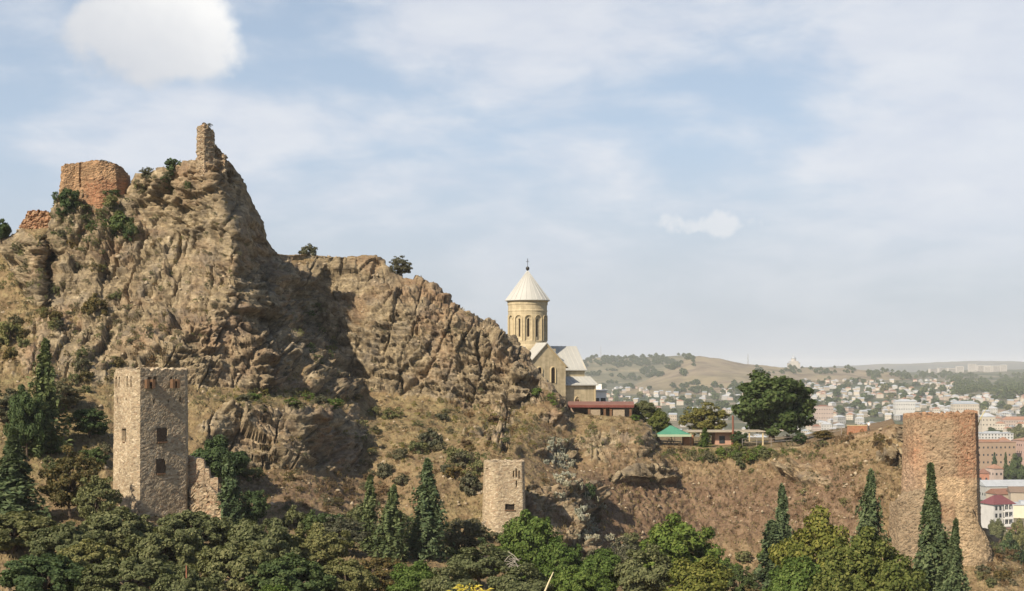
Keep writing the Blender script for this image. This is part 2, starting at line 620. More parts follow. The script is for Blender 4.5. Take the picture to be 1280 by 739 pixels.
# rows behind the crest: the plateau right of the church, the back of the ridge left of it
plateau = smooth01(cols, 690, 720) * (1 - smooth01(cols, 1116, 1136))
back = []
ray = np.stack([(cols - 640) / FPX, np.ones(NC)], -1)
cz = Z[-1]
for dy, dzr, dzp in [(1.2, 0.1, 0.05), (3, -0.8, 0.1), (6, -2.5, 0.1), (12, -7, 0.2), (22, -15, -0.1), (38, -26, -0.4), (55, -38, -0.6), (62, -44, -3), (80, -52, -20), (130, -62, -62), (190, -84, -84)]:
    yy = Yd[-1] + dy
    dz = dzr * (1 - plateau) + dzp * plateau
    zz = np.maximum(cz + dz, -95) if dy < 150 else np.full(NC, -96.0)
    back.append(np.stack([ray[:, 0] * yy, yy, zz], -1))
near = []
for yy, z in [(-90, 14), (-30, 3), (0, -3.0), (14, -5.0), (30, -9.5), (48, -16)]:
    near.append(np.stack([ray[:, 0] * 66, np.full(NC, float(yy)), np.full(NC, float(z))], -1))
G = np.concatenate([np.array(near), front, np.array(back)], 0)
NRR = G.shape[0]
# resample the back rows a little finer is not needed: they face away
du = np.gradient(G, axis=1)
dv = np.gradient(G, axis=0)
nrm = np.cross(du, dv)
nrm /= np.linalg.norm(nrm, axis=-1)[..., None] + 1e-9
pts = G.reshape(-1, 3)
pxf = np.concatenate([np.repeat(cols[None], len(near), 0), px, np.repeat(cols[None], len(back), 0)], 0).ravel()
pyf = np.concatenate([np.full((len(near), NC), 1040.0), py, np.repeat(crest[None], len(back), 0)], 0).ravel()


def blob(cx, cy, rx, ry, w=1.0):
    return w * np.exp(-(((pxf - cx) / rx) ** 2 + ((pyf - cy) / ry) ** 2))


slope = 1 - np.abs(nrm.reshape(-1, 3)[:, 2])           # 0 flat .. 1 vertical
rock = smooth01(slope, 0.24, 0.42)
rock = rock + blob(755, 560, 56, 26, 0.8) + blob(610, 545, 45, 22, 0.6) + blob(350, 545, 110, 50, 0.9) \
    + blob(620, 480, 80, 45, 0.8) + blob(610, 410, 60, 30, 0.9) + blob(480, 352, 130, 34, 0.8) + blob(230, 240, 60, 50, 0.5) + blob(500, 440, 120, 60, 0.8) + blob(1000, 590, 60, 18, 0.3) + blob(200, 400, 150, 80, 0.5) \
    - blob(520, 530, 70, 20, 0.9) - blob(690, 545, 26, 30, 0.8) - blob(330, 500, 90, 9, 0.8) - blob(900, 640, 140, 50, 1.0) - blob(400, 620, 90, 28, 0.9) \
    + blob(110, 445, 150, 50, 0.45) - blob(1050, 650, 70, 50, 0.5)
rock = np.clip(rock, 0, 1)
soil = np.clip(blob(870, 640, 150, 55, 1.1) + blob(400, 620, 100, 30, 0.9) + blob(690, 545, 24, 40, 0.7) + blob(760, 640, 80, 60, 0.8)
               + blob(590, 590, 60, 25, 0.5) + blob(1040, 640, 60, 70, 0.7) + blob(1060, 530, 60, 14, 0.9) + blob(1010, 640, 60, 90, 0.6) + blob(700, 690, 60, 50, 0.7), 0, 1)

# rock relief: buttresses, blocks split by cracks, tilted beds, rubble
q = pts + 0.0
tilt = np.array([[0.97, 0, -0.24], [0, 1, 0], [0.24, 0, 0.97]])
qt = q @ tilt.T
warp = np.stack([fbm(q / 5.0 + 5, 2), fbm(q / 5.0 + 31, 2), fbm(q / 5.0 + 57, 2)], -1)
qw = qt + warp * 0.7
big = fbm(q / np.array([16.0, 16.0, 24.0]), 3, 0.5, True)
mid = fbm(qw / np.array([4.2, 4.2, 6.0]), 4, 0.6, True)
# angular blocks: every cell of the fractured rock is one tilted plane
f1, f2, h1, t1 = worley(qw / np.array([5.0, 15.0, 6.0]), True)
blk = (h1 - 0.5) * 1.3 + t1 * 2.1 - 0.5 * (1 - smooth01(f2 - f1, 0.0, 0.05))
f1, f2, h2, t2 = worley(qw / np.array([2.2, 7.5, 1.2]) + 9, True)
blk2 = (h2 - 0.5) * 0.95 + t2 * 0.75 - 0.5 * (1 - smooth01(f2 - f1, 0.0, 0.09))
f1, f2, h4, t4 = worley(qw / np.array([0.95, 3.2, 0.48]) + 19, True)
blk3 = (h4 - 0.5) * 0.62 + t4 * 0.34
# some faces are cleaner than others
calm = 0.35 + 0.85 * smooth01(fbm(q / 11.0 + 61, 2), -0.25, 0.3)
blk2, blk3 = blk2 * calm, blk3 * (0.3 + 0.7 * calm)
# long upright fissures and stepped ledges along the beds
f1, f2, h5 = worley(qw / np.array([4.6, 34.0, 26.0]) + 33)
fis = -1.7 * (1 - smooth01(f2 - f1, 0.0, 0.055)) * smooth01(fbm(q / 9.0 + 71, 2), -0.3, 0.1)
lv = qt[:, 2] / 2.3 + 0.8 * fbm(q / 8.0 + 44, 3)
sw = lv - np.floor(lv)
led = 1.35 * (0.5 - sw) * smooth01(fbm(q / 12.0 + 15, 2), -0.2, 0.25)
lv = qt[:, 2] / 0.85 + 0.9 * fbm(q / 5.0 + 94, 3)
led = led + 0.38 * (0.5 - (lv - np.floor(lv))) * smooth01(fbm(q / 7.0 + 25, 2), -0.25, 0.2)
fine = fbm(q / 0.55, 2, 0.6)
rel_rock = 1.6 * (big - 0.15) + 0.30 * (mid - 0.1) + blk + blk2 + blk3 + fis + led + 0.22 * fine
rub = fbm(q / 1.3, 4, 0.6)
rel_soil = 0.9 * fbm(q / 9.0, 3) + (0.34 - 0.2 * blob(890, 625, 160, 60)) * rub + 0.35 * smooth01(fbm(q / 0.9 + 70, 2), 0.25, 0.7) + (0.5 + 0.8 * blob(900, 620, 190, 60)) * (fbm(q / np.array([2.4, 2.4, 11.0]) + 13, 4, 0.55, True) - 0.3)
# broken mix between: rock ribs come through the soil
mixn = np.clip(rock + 0.45 * (fbm(q / 5.0 + 21, 4, 0.6)), 0, 1)
mixn = smooth01(mixn, 0.15, 0.65)
disp = rel_soil * (1 - mixn) + rel_rock * mixn
amp = np.ones(NRR)
amp[:len(near)] = 0.2
amp[len(near):len(near) + 60] = np.linspace(0.2, 1, 60)
amp[-len(back) + 3:] = 0.25
ampg = np.repeat(amp[:, None], NC, 1)
dc = pyf.reshape(NRR, NC) - crest[None, :]
ampg = ampg * (0.5 + 0.5 * smooth01(dc, 4, 26))
ampg = ampg * (1 - 0.45 * np.exp(-(((pxf - 302) / 42) ** 2 + ((pyf - 290) / 90) ** 2))).reshape(NRR, NC)
# the ground a building stands on is level
for bx, by, rx, ry in [(900, 556, 110, 9), (1080, 540, 40, 7)]:
    ampg = ampg * (1 - 0.8 * np.exp(-(((pxf - bx) / rx) ** 2 + ((pyf - by) / ry) ** 2))).reshape(NRR, NC)
d = (disp * ampg.ravel())[:, None] * nrm.reshape(-1, 3)
out = pts + d
HV = out.reshape(NRR, NC, 3)
idx = np.arange(NRR * NC).reshape(NRR, NC)
quads = np.stack([idx[:-1, :-1], idx[:-1, 1:], idx[1:, 1:], idx[1:, :-1]], -1).reshape(-1, 4)
n2 = np.cross(np.gradient(HV, axis=1), np.gradient(HV, axis=0))
n2 /= np.linalg.norm(n2, axis=-1)[..., None] + 1e-9
flat = np.clip(blur(n2[..., 2], 1), -1, 1).ravel()
# r: rock, g: living grass, b: red soil
grassg = np.clip(blob(930, 562, 70, 9, 0.9) + blob(330, 500, 90, 10, 0.5) + blob(540, 520, 90, 28, 0.35) + blob(640, 535, 50, 16, 0.35)
                 + blob(120, 260, 80, 40, 0.35) + blob(40, 560, 160, 70, 0.55) + blob(110, 440, 140, 60, 0.8) + blob(180, 330, 130, 80, 0.5) + blob(560, 545, 120, 40, 0.3) + blob(10, 320, 30, 15, 0.6) + blob(620, 640, 120, 40, 0.4) + blob(740, 520, 60, 12, 0.3), 0, 1)
rmask = np.clip(mixn - 0.55 * smooth01(flat, 0.62, 0.88), 0, 1)
attr = np.stack([rmask, grassg * (0.6 + 0.8 * fbm(q / 3.0 + 3, 3)).clip(0, 1.3), soil], -1)


def mat_hill():
    m, t, b = mat_new('hillside')
    g = N(t, 'ShaderNodeNewGeometry')
    pos = g.outputs['Position']
    at = N(t, 'ShaderNodeAttribute', attribute_name='zone')
    sp = N(t, 'ShaderNodeSeparateColor')
    L(t, at.outputs['Color'], sp.inputs[0])
    big = noise(t, 0.10, 5, 0.6, pos)
    mid = noise(t, 0.55, 5, 0.62, pos, 0.4)
    fin = noise(t, 2.6, 5, 0.65, pos)
    mv = N(t, 'ShaderNodeMapping')
    mv.inputs['Scale'].default_value = (0.25, 0.25, 2.4)
    mv.inputs['Rotation'].default_value = (0, R(14), 0)
    L(t, pos, mv.inputs[0])
    beds = noise(t, 0.9, 5, 0.6, mv.outputs[0], 0.5)
    # rock: ochre, grey-brown and rust, bedded
    rk = RAMP(t, mid.outputs[0], [(0.28, (0.100, 0.080, 0.053)), (0.43, (0.198, 0.158, 0.103)), (0.57, (0.305, 0.248, 0.160)), (0.72, (0.455, 0.38, 0.262))])
    rb = RAMP(t, beds.outputs[0], [(0.32, (0.48, 0.44, 0.41)), (0.45, (0.92, 0.89, 0.86)), (0.58, (1.05, 1.02, 0.98)), (0.7, (1.30, 1.25, 1.15))])
    rk = MIX(t, 0.8, rk, rb, 'MULTIPLY')
    rust = MATH(t, 'MULTIPLY', RAMP(t, big.outputs[0], [(0.48, 0.0), (0.66, 1.0)]), 0.45)
    rk = MIX(t, rust, rk, (0.29, 0.165, 0.095))
    grey = MATH(t, 'MULTIPLY', RAMP(t, noise(t, 0.23, 4, 0.6, pos).outputs[0], [(0.52, 0.0), (0.68, 1.0)]), 0.45)
    rk = MIX(t, grey, rk, (0.20, 0.175, 0.145))
    rk = MIX(t, 0.7, rk, RAMP(t, fin.outputs[0], [(0.30, 0.62), (0.5, 1.0), (0.72, 1.35)]), 'MULTIPLY')
    # dry grass and earth
    er = RAMP(t, mid.outputs[0], [(0.3, (0.15, 0.10, 0.053)), (0.5, (0.235, 0.168, 0.09)), (0.7, (0.32, 0.245, 0.13))])
    red = RAMP(t, mid.outputs[0], [(0.3, (0.115, 0.072, 0.044)), (0.5, (0.175, 0.115, 0.072)), (0.7, (0.25, 0.176, 0.112))])
    er = MIX(t, sp.outputs[2], er, red)
    gr = RAMP(t, fin.outputs[0], [(0.35, (0.075, 0.085, 0.03)), (0.65, (0.17, 0.165, 0.06))])
    gm = MATH(t, 'MULTIPLY', sp.outputs[1], RAMP(t, mid.outputs[0], [(0.40, 0.15), (0.58, 1.0)]))
    er = MIX(t, gm, er, gr)
    er = MIX(t, 0.75, er, RAMP(t, fin.outputs[0], [(0.30, 0.58), (0.5, 1.0), (0.72, 1.4)]), 'MULTIPLY')
    rm = MATH(t, 'ADD', sp.outputs[0], MATH(t, 'MULTIPLY', MATH(t, 'SUBTRACT', mid.outputs[0], 0.5), 0.9))
    rm = RAMP(t, rm, [(0.32, 0.0), (0.55, 1.0)])
    c = MIX(t, rm, er, rk)
    L(t, c, b.inputs['Base Color'])
    hgt = MATH(t, 'ADD', MATH(t, 'MULTIPLY', fin.outputs[0], 0.5), MATH(t, 'MULTIPLY', mid.outputs[0], 0.7))
    hgt = MATH(t, 'ADD', hgt, MATH(t, 'MULTIPLY', beds.outputs[0], 0.5))
    bump(t, b, hgt, 0.40, 1.0)
    b.inputs['Roughness'].default_value = 0.95
    return m


M_HILL = mat_hill()
hill = obj('hillside', np_mesh('hillside', out, quads, M_HILL, False, {'zone': attr}))
tag(hill, 'rocky fortress hillside with a tall crag, cliffs and brown dry slopes', 'hillside', kind='structure')
i2 = idx[::2, ::2]
_n2 = np.arange(i2.size).reshape(i2.shape)
_bv = BVHTree.FromPolygons(out[i2.ravel()].tolist(), np.stack([_n2[:-1, :-1], _n2[:-1, 1:], _n2[1:, 1:], _n2[1:, :-1]], -1).reshape(-1, 4).tolist())


def ground(x, y):
    h = _bv.ray_cast(Vector((x, y, 200)), Vector((0, 0, -1)))
    return h[0].z if h[0] else -60.0


def on_face(px, py):
    """the point of the hillside seen at a photo position: (point, normal)"""
    d = Vector(((px - 640) / FPX, 1, (HZ - py) / FPX)).normalized()
    h = _bv.ray_cast(Vector((0, 20, 0)) + d * 0.0 if False else d * 60, d)
    return (h[0], h[1]) if h[0] else (None, None)
# ------------------------------------------------------------------ valley, far hills, haze


def mat_land(name, stops, sc, stops2=None, sc2=0.02):
    m, t, b = mat_new(name)
    n = noise(t, sc, 6, 0.62)
    c = RAMP(t, n.outputs[0], stops)
    if stops2:
        n3 = noise(t, sc2, 5, 0.6)
        at = RAMP(t, n3.outputs[0], [(0.45, 0.0), (0.58, 1.0)])
        c = MIX(t, at, c, RAMP(t, n.outputs[0], stops2))
    L(t, c, b.inputs['Base Color'])
    return m


M_VALLEY = mat_land('valley_floor', [(0.35, (0.05, 0.06, 0.03)), (0.5, (0.13, 0.12, 0.07)), (0.65, (0.24, 0.20, 0.14))], 0.02,
                    [(0.4, (0.035, 0.055, 0.025)), (0.6, (0.07, 0.085, 0.035))], 0.004)
M_BARE = mat_land('bare_hill', [(0.34, (0.13, 0.10, 0.062)), (0.5, (0.235, 0.185, 0.12)), (0.68, (0.34, 0.275, 0.185))], 0.012,
                  [(0.4, (0.13, 0.11, 0.06)), (0.6, (0.26, 0.21, 0.12))], 0.006)
M_WOODHILL = mat_land('wooded_hill', [(0.36, (0.07, 0.075, 0.035)), (0.55, (0.16, 0.145, 0.08)), (0.68, (0.27, 0.22, 0.13))], 0.012)
M_FARRIDGE = mat_land('far_ridge', [(0.4, (0.07, 0.085, 0.07)), (0.6, (0.13, 0.12, 0.09))], 0.002)

big = MB()
big.add([(-14000, -6000, -100), (14000, -6000, -100), (14000, 13000, -100), (-14000, 13000, -100)], [(0, 1, 2, 3)])
tag(big.build('ground', M_VALLEY), 'wide valley ground reaching the horizon', kind='structure')


def sheet(name, rows, mat, label, ncol, sub, amp, sc, x0, x1):
    """rows: list of polylines [(px, py, Y)...], near to far"""
    cs = np.linspace(x0, x1, ncol)
    pl = []
    for r in rows:
        xs = [a[0] for a in r]
        y = np.interp(cs, xs, [a[1] for a in r])
        Y = np.interp(cs, xs, [a[2] for a in r])
        pl.append(np.stack([(cs - 640) / FPX * Y, Y, (HZ - y) / FPX * Y], -1))
    g = []
    for a, b2 in zip(pl[:-1], pl[1:]):
        for k in range(sub):
            g.append(a + (b2 - a) * k / sub)
    g.append(pl[-1])
    g = np.array(g)
    p = g.reshape(-1, 3).copy()
    p[:, 2] += amp * fbm(p / sc * np.array([1, 1, 0]) + 11.5, 5, 0.55, True)
    n, mcol = g.shape[:2]
    ii = np.arange(n * mcol).reshape(n, mcol)
    q = np.stack([ii[:-1, :-1], ii[:-1, 1:], ii[1:, 1:], ii[1:, :-1]], -1).reshape(-1, 4)
    o = obj(name, np_mesh(name, p, q, mat, True))
    tag(o, label, kind='structure')
    return BVHTree.FromPolygons([tuple(v) for v in p.tolist()], q.tolist())


def zrow(z, Y):
    return [(300, HZ - z * FPX / Y, Y), (1600, HZ - z * FPX / Y, Y)]


valley = sheet('valley', [
    zrow(-72, 400), zrow(-71, 620), zrow(-79, 1000), zrow(-78, 1500), zrow(-69, 2100),
    [(300, 506, 2700), (740, 505, 2700), (900, 500, 2700), (1000, 498, 2700), (1100, 496, 2700), (1280, 494, 2700), (1600, 494, 2700)],
    [(300, 490, 3400), (740, 490, 3400), (850, 490, 3400), (920, 487, 3400), (1000, 481, 3400), (1100, 480, 3400), (1200, 482, 3400), (1280, 486, 3400), (1600, 480, 3400)],
    [(300, 480, 4100), (740, 480, 4100), (900, 474, 4100), (1000, 469, 4100), (1060, 470, 4100), (1120, 473, 4100), (1200, 475, 4100), (1280, 478, 4100), (1600, 470, 4100)],
    [(300, 478, 4700), (900, 470, 4700), (1000, 464, 4700), (1060, 464, 4700), (1110, 467, 4700), (1160, 469, 4700), (1220, 468, 4700), (1280, 469, 4700), (1600, 466, 4700)],
    [(300, 476, 5600), (1000, 470, 5600), (1150, 466, 5600), (1215, 463, 5600), (1280, 462, 5600), (1600, 462, 5600)],
    zrow(-110, 6400)], M_VALLEY, 'town valley rising gently to the far hills', 260, 8, 4.0, 400.0, 300, 1600)
woodh = sheet('wooded_hill', [
    [(200, 500, 3600), (1600, 500, 3600)],
    [(200, 482, 4000), (740, 484, 4000), (860, 486, 4000), (980, 480, 4000), (1100, 486, 4000), (1600, 496, 4000)],
    [(200, 466, 4500), (740, 464, 4500), (800, 462, 4500), (860, 462, 4500), (960, 470, 4500), (1100, 482, 4500), (1600, 490, 4500)],
    [(200, 455, 4900), (700, 455, 4900), (735, 452, 4900), (765, 449, 4900), (800, 448, 4900), (830, 446, 4900), (862, 446, 4900), (900, 452, 4900), (960, 464, 4900), (1100, 476, 4900), (1600, 480, 4900)],
    [(200, 470, 5600), (1600, 480, 5600)]], M_WOODHILL, 'far hill spotted with dark woodland behind the church', 300, 16, 14.0, 260.0, 200, 1600)
bareh = sheet('bare_hill', [
    [(700, 502, 3000), (1200, 502, 3000)],
    [(700, 500, 3300), (760, 494, 3300), (840, 484, 3300), (900, 480, 3300), (960, 481, 3300), (1060, 486, 3300), (1200, 498, 3300)],
    [(700, 500, 3700), (765, 493, 3700), (800, 482, 3700), (840, 466, 3700), (870, 458, 3700), (920, 463, 3700), (980, 468, 3700), (1060, 471, 3700), (1130, 484, 3700), (1200, 494, 3700)],
    [(700, 498, 3950), (770, 491, 3950), (805, 479, 3950), (832, 464, 3950), (850, 454, 3950), (862, 448.5, 3950), (880, 447, 3950), (902, 450, 3950), (930, 457, 3950), (980, 462, 3950), (1060, 463.5, 3950), (1110, 467, 3950), (1140, 474, 3950), (1200, 490, 3950)],
    [(700, 500, 4500), (1200, 490, 4500)]], M_BARE, 'bare tan hill with a pale flat summit', 300, 14, 9.0, 170.0, 700, 1200)
farr = sheet('far_ridge', [
    [(200, 475, 7600), (1900, 475, 7600)],
    [(200, 459, 9300), (900, 459, 9300), (1040, 462, 9300), (1100, 459, 9300), (1160, 456.5, 9300), (1220, 454.5, 9300), (1290, 454, 9300), (1400, 457, 9300), (1900, 459, 9300)],
    [(200, 475, 10800), (1900, 475, 10800)]], M_FARRIDGE, 'pale blue ridge on the horizon', 300, 8, 26.0, 900.0, 200, 1900)


def land(px, Y):
    """z of the valley, far hills included, below the ray of a photo column at distance Y"""
    x = (px - 640) / FPX * Y
    zs = []
    for bv in (valley, woodh, bareh):
        h = bv.ray_cast(Vector((x, Y, 900)), Vector((0, 0, -1)))
        if h[0]:
            zs.append(h[0].z)
    return Vector((x, Y, max(zs) if zs else -100))


def land_at(px, py):
    d = Vector(((px - 640) / FPX, 1, (HZ - py) / FPX))
    best = None
    for bv in (valley, woodh, bareh):
        h = bv.ray_cast(d * 405, d.normalized())
        if h[0] and (best is None or h[0].y < best.y):
            best = h[0]
    return best


# the air of the valley: one box round everything
hz_m = bpy.data.materials.new('haze')
hz_m.use_nodes = True
t = hz_m.node_tree
t.nodes.clear()
o = N(t, 'ShaderNodeOutputMaterial')
pv = N(t, 'ShaderNodeVolumePrincipled', ins={'Color': (0.93, 0.96, 1.0, 1), 'Density': 0.00007, 'Anisotropy': -0.2})
L(t, pv.outputs[0], o.inputs['Volume'])
hb = MB().box(-14500, 14500, -6500, 13500, -102, 90)
haze = hb.build('haze', hz_m)
tag(haze, 'thin pale haze in the valley air', kind='stuff')

# ------------------------------------------------------------------ houses of the town
WALLS = {'cream': (0.48, 0.43, 0.36), 'white': (0.51, 0.50, 0.48), 'pinkish': (0.44, 0.35, 0.30), 'grey': (0.40, 0.39, 0.37), 'tan': (0.40, 0.34, 0.27)}
ROOFS = {'grey metal': (0.33, 0.36, 0.39), 'pale metal': (0.42, 0.44, 0.46), 'rust red': (0.24, 0.125, 0.085), 'terracotta': (0.33, 0.185, 0.12), 'brown': (0.22, 0.16, 0.12)}
MW = {k: mat_plain('wall_' + k, v, 0.9, 0.12, 0.5) for k, v in WALLS.items()}
MR = {k: mat_plain('roof_' + k.replace(' ', '_'), v, 0.6, 0.16, 0.7) for k, v in ROOFS.items()}
M_GLASS = mat_plain('dark_window', (0.035, 0.04, 0.045), 0.25, 0.3, 2.0, spec=0.5)
M_WHITE = mat_plain('white_paint', (0.75, 0.73, 0.69), 0.7, 0.08)


def split_boxes(g):
    res = []
    for k in range(0, len(g.v), 8):
        one = MB()
        one.v, one.f, one.m = g.v[k:k + 8], [[i - k for i in f_] for f_ in g.f[k // 8 * 6:k // 8 * 6 + 6]], [0] * 6
        res.append(one)
    return res


def house_shell(w, d, h, rh, kind, storeys, mb_w, mb_r, mb_g):
    mb_w.box(-w / 2, w / 2, -d / 2, d / 2, -6, h)
    e = 0.45
    if kind == 'hip':
        r = max(0.3, (w - d) / 2)
        vs = [(-w / 2 - e, -d / 2 - e, h + .02), (w / 2 + e, -d / 2 - e, h + .02), (w / 2 + e, d / 2 + e, h + .02), (-w / 2 - e, d / 2 + e, h + .02), (-r, 0, h + rh), (r, 0, h + rh)]
        mb_r.add(vs, [(0, 1, 5, 4), (1, 2, 5), (2, 3, 4, 5), (3, 0, 4), (3, 2, 1, 0)])
    elif kind == 'gable':
        vs = [(-w / 2 - e, -d / 2 - e, h + .02), (w / 2 + e, -d / 2 - e, h + .02), (w / 2 + e, d / 2 + e, h + .02), (-w / 2 - e, d / 2 + e, h + .02), (-w / 2 - e, 0, h + rh), (w / 2 + e, 0, h + rh)]
        mb_r.add(vs, [(0, 1, 5, 4), (1, 2, 5), (2, 3, 4, 5), (3, 0, 4), (3, 2, 1, 0)])
    else:
        mb_r.box(-w / 2 - .3, w / 2 + .3, -d / 2 - .3, d / 2 + .3, h + .01, h + .35)
        mb_r.box(-w / 4, w / 6, -d / 5, d / 5, h + .36, h + 1.6)
    fh = h / storeys
    for s in range(storeys if mb_g is not None else 0):
        nx = max(2, int(w / 3.0))
        for i in range(nx):
            x = -w / 2 + (i + .5) * w / nx
            mb_g.box(x - .55, x + .55, -d / 2 - .05, -d / 2 + .1, s * fh + .9, s * fh + 2.3)
        ny = max(2, int(d / 3.2))
        for sx in (-1, 1):
            for i in range(ny):
                y = -d / 2 + (i + .5) * d / ny
                mb_g.box(sx * w / 2 - .05, sx * w / 2 + .05, y - .5, y + .5, s * fh + .9, s * fh + 2.3)


rng = random.Random(11)
KINDS = [('cream', 'grey metal', 'hip'), ('white', 'pale metal', 'hip'), ('cream', 'pale metal', 'gable'), ('pinkish', 'rust red', 'hip'), ('tan', 'grey metal', 'gable'),
         ('white', 'grey metal', 'flat'), ('grey', 'pale metal', 'hip'), ('cream', 'terracotta', 'hip'), ('tan', 'brown', 'gable'), ('pinkish', 'grey metal', 'flat')]
far_mesh = []
for wc, rc, kd in KINDS:
    w, d, h, st = rng.uniform(11, 15), rng.uniform(8.5, 10.5), rng.choice([5.6, 6.2, 8.4]), 2
    a, r_, g_ = MB(), MB(), MB()
    house_shell(w, d, h, 2.6, kd, st, a, r_, g_)
    far_mesh.append((a.mesh('house_wall', MW[wc]), r_.mesh('house_roof', MR[rc]), [one_.mesh('house_window', M_GLASS) for one_ in split_boxes(g_)]))
ROOFW = {'hip': 'hipped', 'gable': 'gabled', 'flat': 'flat'}


def place_house(loc, k, rz, sc, where, parts):
    wc, rc, kd = KINDS[k]
    lb = 'small %s house with %s %s roof, %s' % (wc, ROOFW[kd], rc, where)
    e = empty('house', loc, lb, 'house', lb.replace('small ', 'small houses: '), rz)
    e.scale = (sc, sc, sc * rng.uniform(0.85, 1.2))
    me = far_mesh[k]
    obj('wall', me[0], e)
    obj('roof', me[1], e)
    if parts:
        for wme in me[2]:
            obj('window', wme, e)
    return e


count = 0
spots = []
y = 477.0
while y < 553:
    Yp = land_at(1150, y).y
    stepx = 8.5 * FPX / Yp * 1.4 + 0.8
    x = 742 + rng.uniform(0, stepx)
    while x < 1296:
        ok = True
        dens = 0.86
        if x < 935:                       # left of the big tree
            ok = y > 489 + 6 * math.sin(x / 22.0) and y < 552
            dens = 0.55
        elif x < 1005:
            ok = y > 486
            dens = 0.4
        elif x > 1195 and y < 497:        # green slope on the right
            dens = 0.16
        elif y < 480:
            dens = 0.45
        gap = fbm(np.array([[x / 34.0, y / 9.0, 3.3]]), 2)[0]
        if ok and rng.random() < dens and gap < 0.22:
            spots.append((x + rng.uniform(-2, 2), y + rng.uniform(-.8, .8)))
        x += stepx * rng.uniform(0.8, 1.3)
    y += 2.2 + (y - 477) * 0.04
spots = [(x, y, land_at(x, y)) for x, y in spots]
spots = sorted([s_ for s_ in spots if s_[2] is not None], key=lambda s_: s_[2].y)
# the nearest 255 houses one by one, the rest of the town as one mass
TV, TF, TM, TMATS = [], [], [], list(MW.values()) + list(MR.values())
for (x, y, p) in spots[255:]:
    k = rng.choice([0, 1, 2, 3, 4, 5, 6, 7, 9])
    Mx = Matrix.Translation(p) @ Matrix.Rotation(rng.uniform(-.6, .6), 4, 'Z') @ Matrix.Scale(rng.uniform(0.52, 0.9), 4)
    for me, mm in ((far_mesh[k][0], MW[KINDS[k][0]]), (far_mesh[k][1], MR[KINDS[k][1]])):
        b0 = len(TV)
        TV += [tuple(Mx @ v.co) for v in me.vertices]
        for f_ in me.polygons:
            TF.append([b0 + i for i in f_.vertices])
            TM.append(TMATS.index(mm))
tme = bpy.data.meshes.new('distant_houses')
tme.from_pydata(TV, [], TF)
for mm in TMATS:
    tme.materials.append(mm)
tme.polygons.foreach_set('material_index', TM)
tme.update()
tag(obj('distant_houses', tme), 'far mass of small pale houses on the upper town slope', 'houses', kind='stuff')
for (x, y, p) in spots[:255]:
    k = rng.choice([0, 1, 1, 2, 2, 3, 4, 5, 6, 6, 7, 8, 9, 0, 1, 5])
    where = 'left of the terrace tree' if x < 962 else 'on the far right slope'
    place_house(p, k, rng.uniform(-0.6, 0.6), rng.uniform(0.52, 0.9), where, p.y < 2300)
    count += 1
print('houses', count)


def block(name, px0, px1, py0, py1, Y, depth, wc, rc, kind, storeys, label, cat='building', rz=0.0, rh=2.5, mats=None):
    w = (px1 - px0) / FPX * Y
    c = P((px0 + px1) / 2, py1, Y + depth / 2)
    c.z = (HZ - py1) / FPX * Y
    h = (py1 - py0) / FPX * Y
    e = empty(name, c, label, cat, None, rz)
    a, r_, g_ = MB(), MB(), MB()
    house_shell(w, depth, h, rh, kind, storeys, a, r_, g_)
    a.build('wall', mats[0] if mats else MW[wc], e)
    r_.build('roof', mats[1] if mats else MR[rc], e)
    # every window its own part
    for one_ in split_boxes(g_):
        one_.build('window', M_GLASS, e)
    return e


# near right: the town seen past the bastion
block('apartment_block', 1213, 1264, 553, 590, 1000, 18, 'tan', 'brown', 'flat', 4, 'long tan brown apartment block seen past the right edge of the bastion', rz=0.12, mats=[mat_plain('tan_brick', (0.35, 0.25, 0.175), 0.9, 0.12, 0.3), MR['terracotta']])
block('office_building', 1221, 1262, 542, 553, 1330, 20, 'white', 'pale metal', 'flat', 3, 'long white flat roofed building with rows of small windows', rz=0.05)
block('apartment_block', 1271, 1300, 551, 585, 1010, 16, 'pinkish', 'terracotta', 'hip', 4, 'pink apartment block at the right edge of the town', rz=0.1, mats=[mat_plain('pink_wall', (0.46, 0.32, 0.27), 0.9, 0.1, 0.3), MR['terracotta']])
block('house', 1222, 1236, 592, 612, 830, 12, 'tan', 'rust red', 'hip', 2, 'small brick house with rust red roof beside the bastion edge', 'house', rz=-0.3, mats=[mat_plain('red_brick', (0.36, 0.17, 0.11), 0.9, 0.2, 0.8), MR['rust red']])
block('house', 1237, 1249, 586, 606, 850, 10, 'pinkish', 'terracotta', 'hip', 2, 'narrow pinkish house with terracotta roof below the tan block', 'house', rz=0.2)
block('warehouse', 1224, 1288, 608, 622, 770, 16, 'grey', 'pale metal', 'gable', 1, 'low shed with a long pale metal roof behind the white house', 'shed', rh=3.0, rz=0.08)
block('house', 1238, 1262, 618, 640, 700, 10, 'tan', 'rust red', 'gable', 1, 'low tan house with dark red roof behind the white balconied house', 'house', rz=0.25)
block('house', 1262, 1300, 616, 640, 690, 12, 'tan', 'brown', 'gable', 1, 'brown roofed low house at the right frame edge', 'house', rz=-0.2)
block('hall', 1260, 1320, 632, 660, 655, 14, 'cream', 'pale metal', 'flat', 1, 'plain cream white hall with a blank wall right of the white balconied house', 'hall', rz=-0.15, mats=[mat_plain('cream_wall', (0.70, 0.62, 0.48), 0.9, 0.06, 0.3), MR['pale metal']])
block('house', 1262, 1292, 664, 676, 560, 9, 'pinkish', 'rust red', 'flat', 1, 'low reddish house at the foot of the white balconied house', 'house', rz=-0.1)
block('house', 1252, 1290, 525, 533, 1750, 12, 'pinkish', 'terracotta', 'hip', 2, 'long house with broad terracotta roof at the right edge', 'house', rh=4)
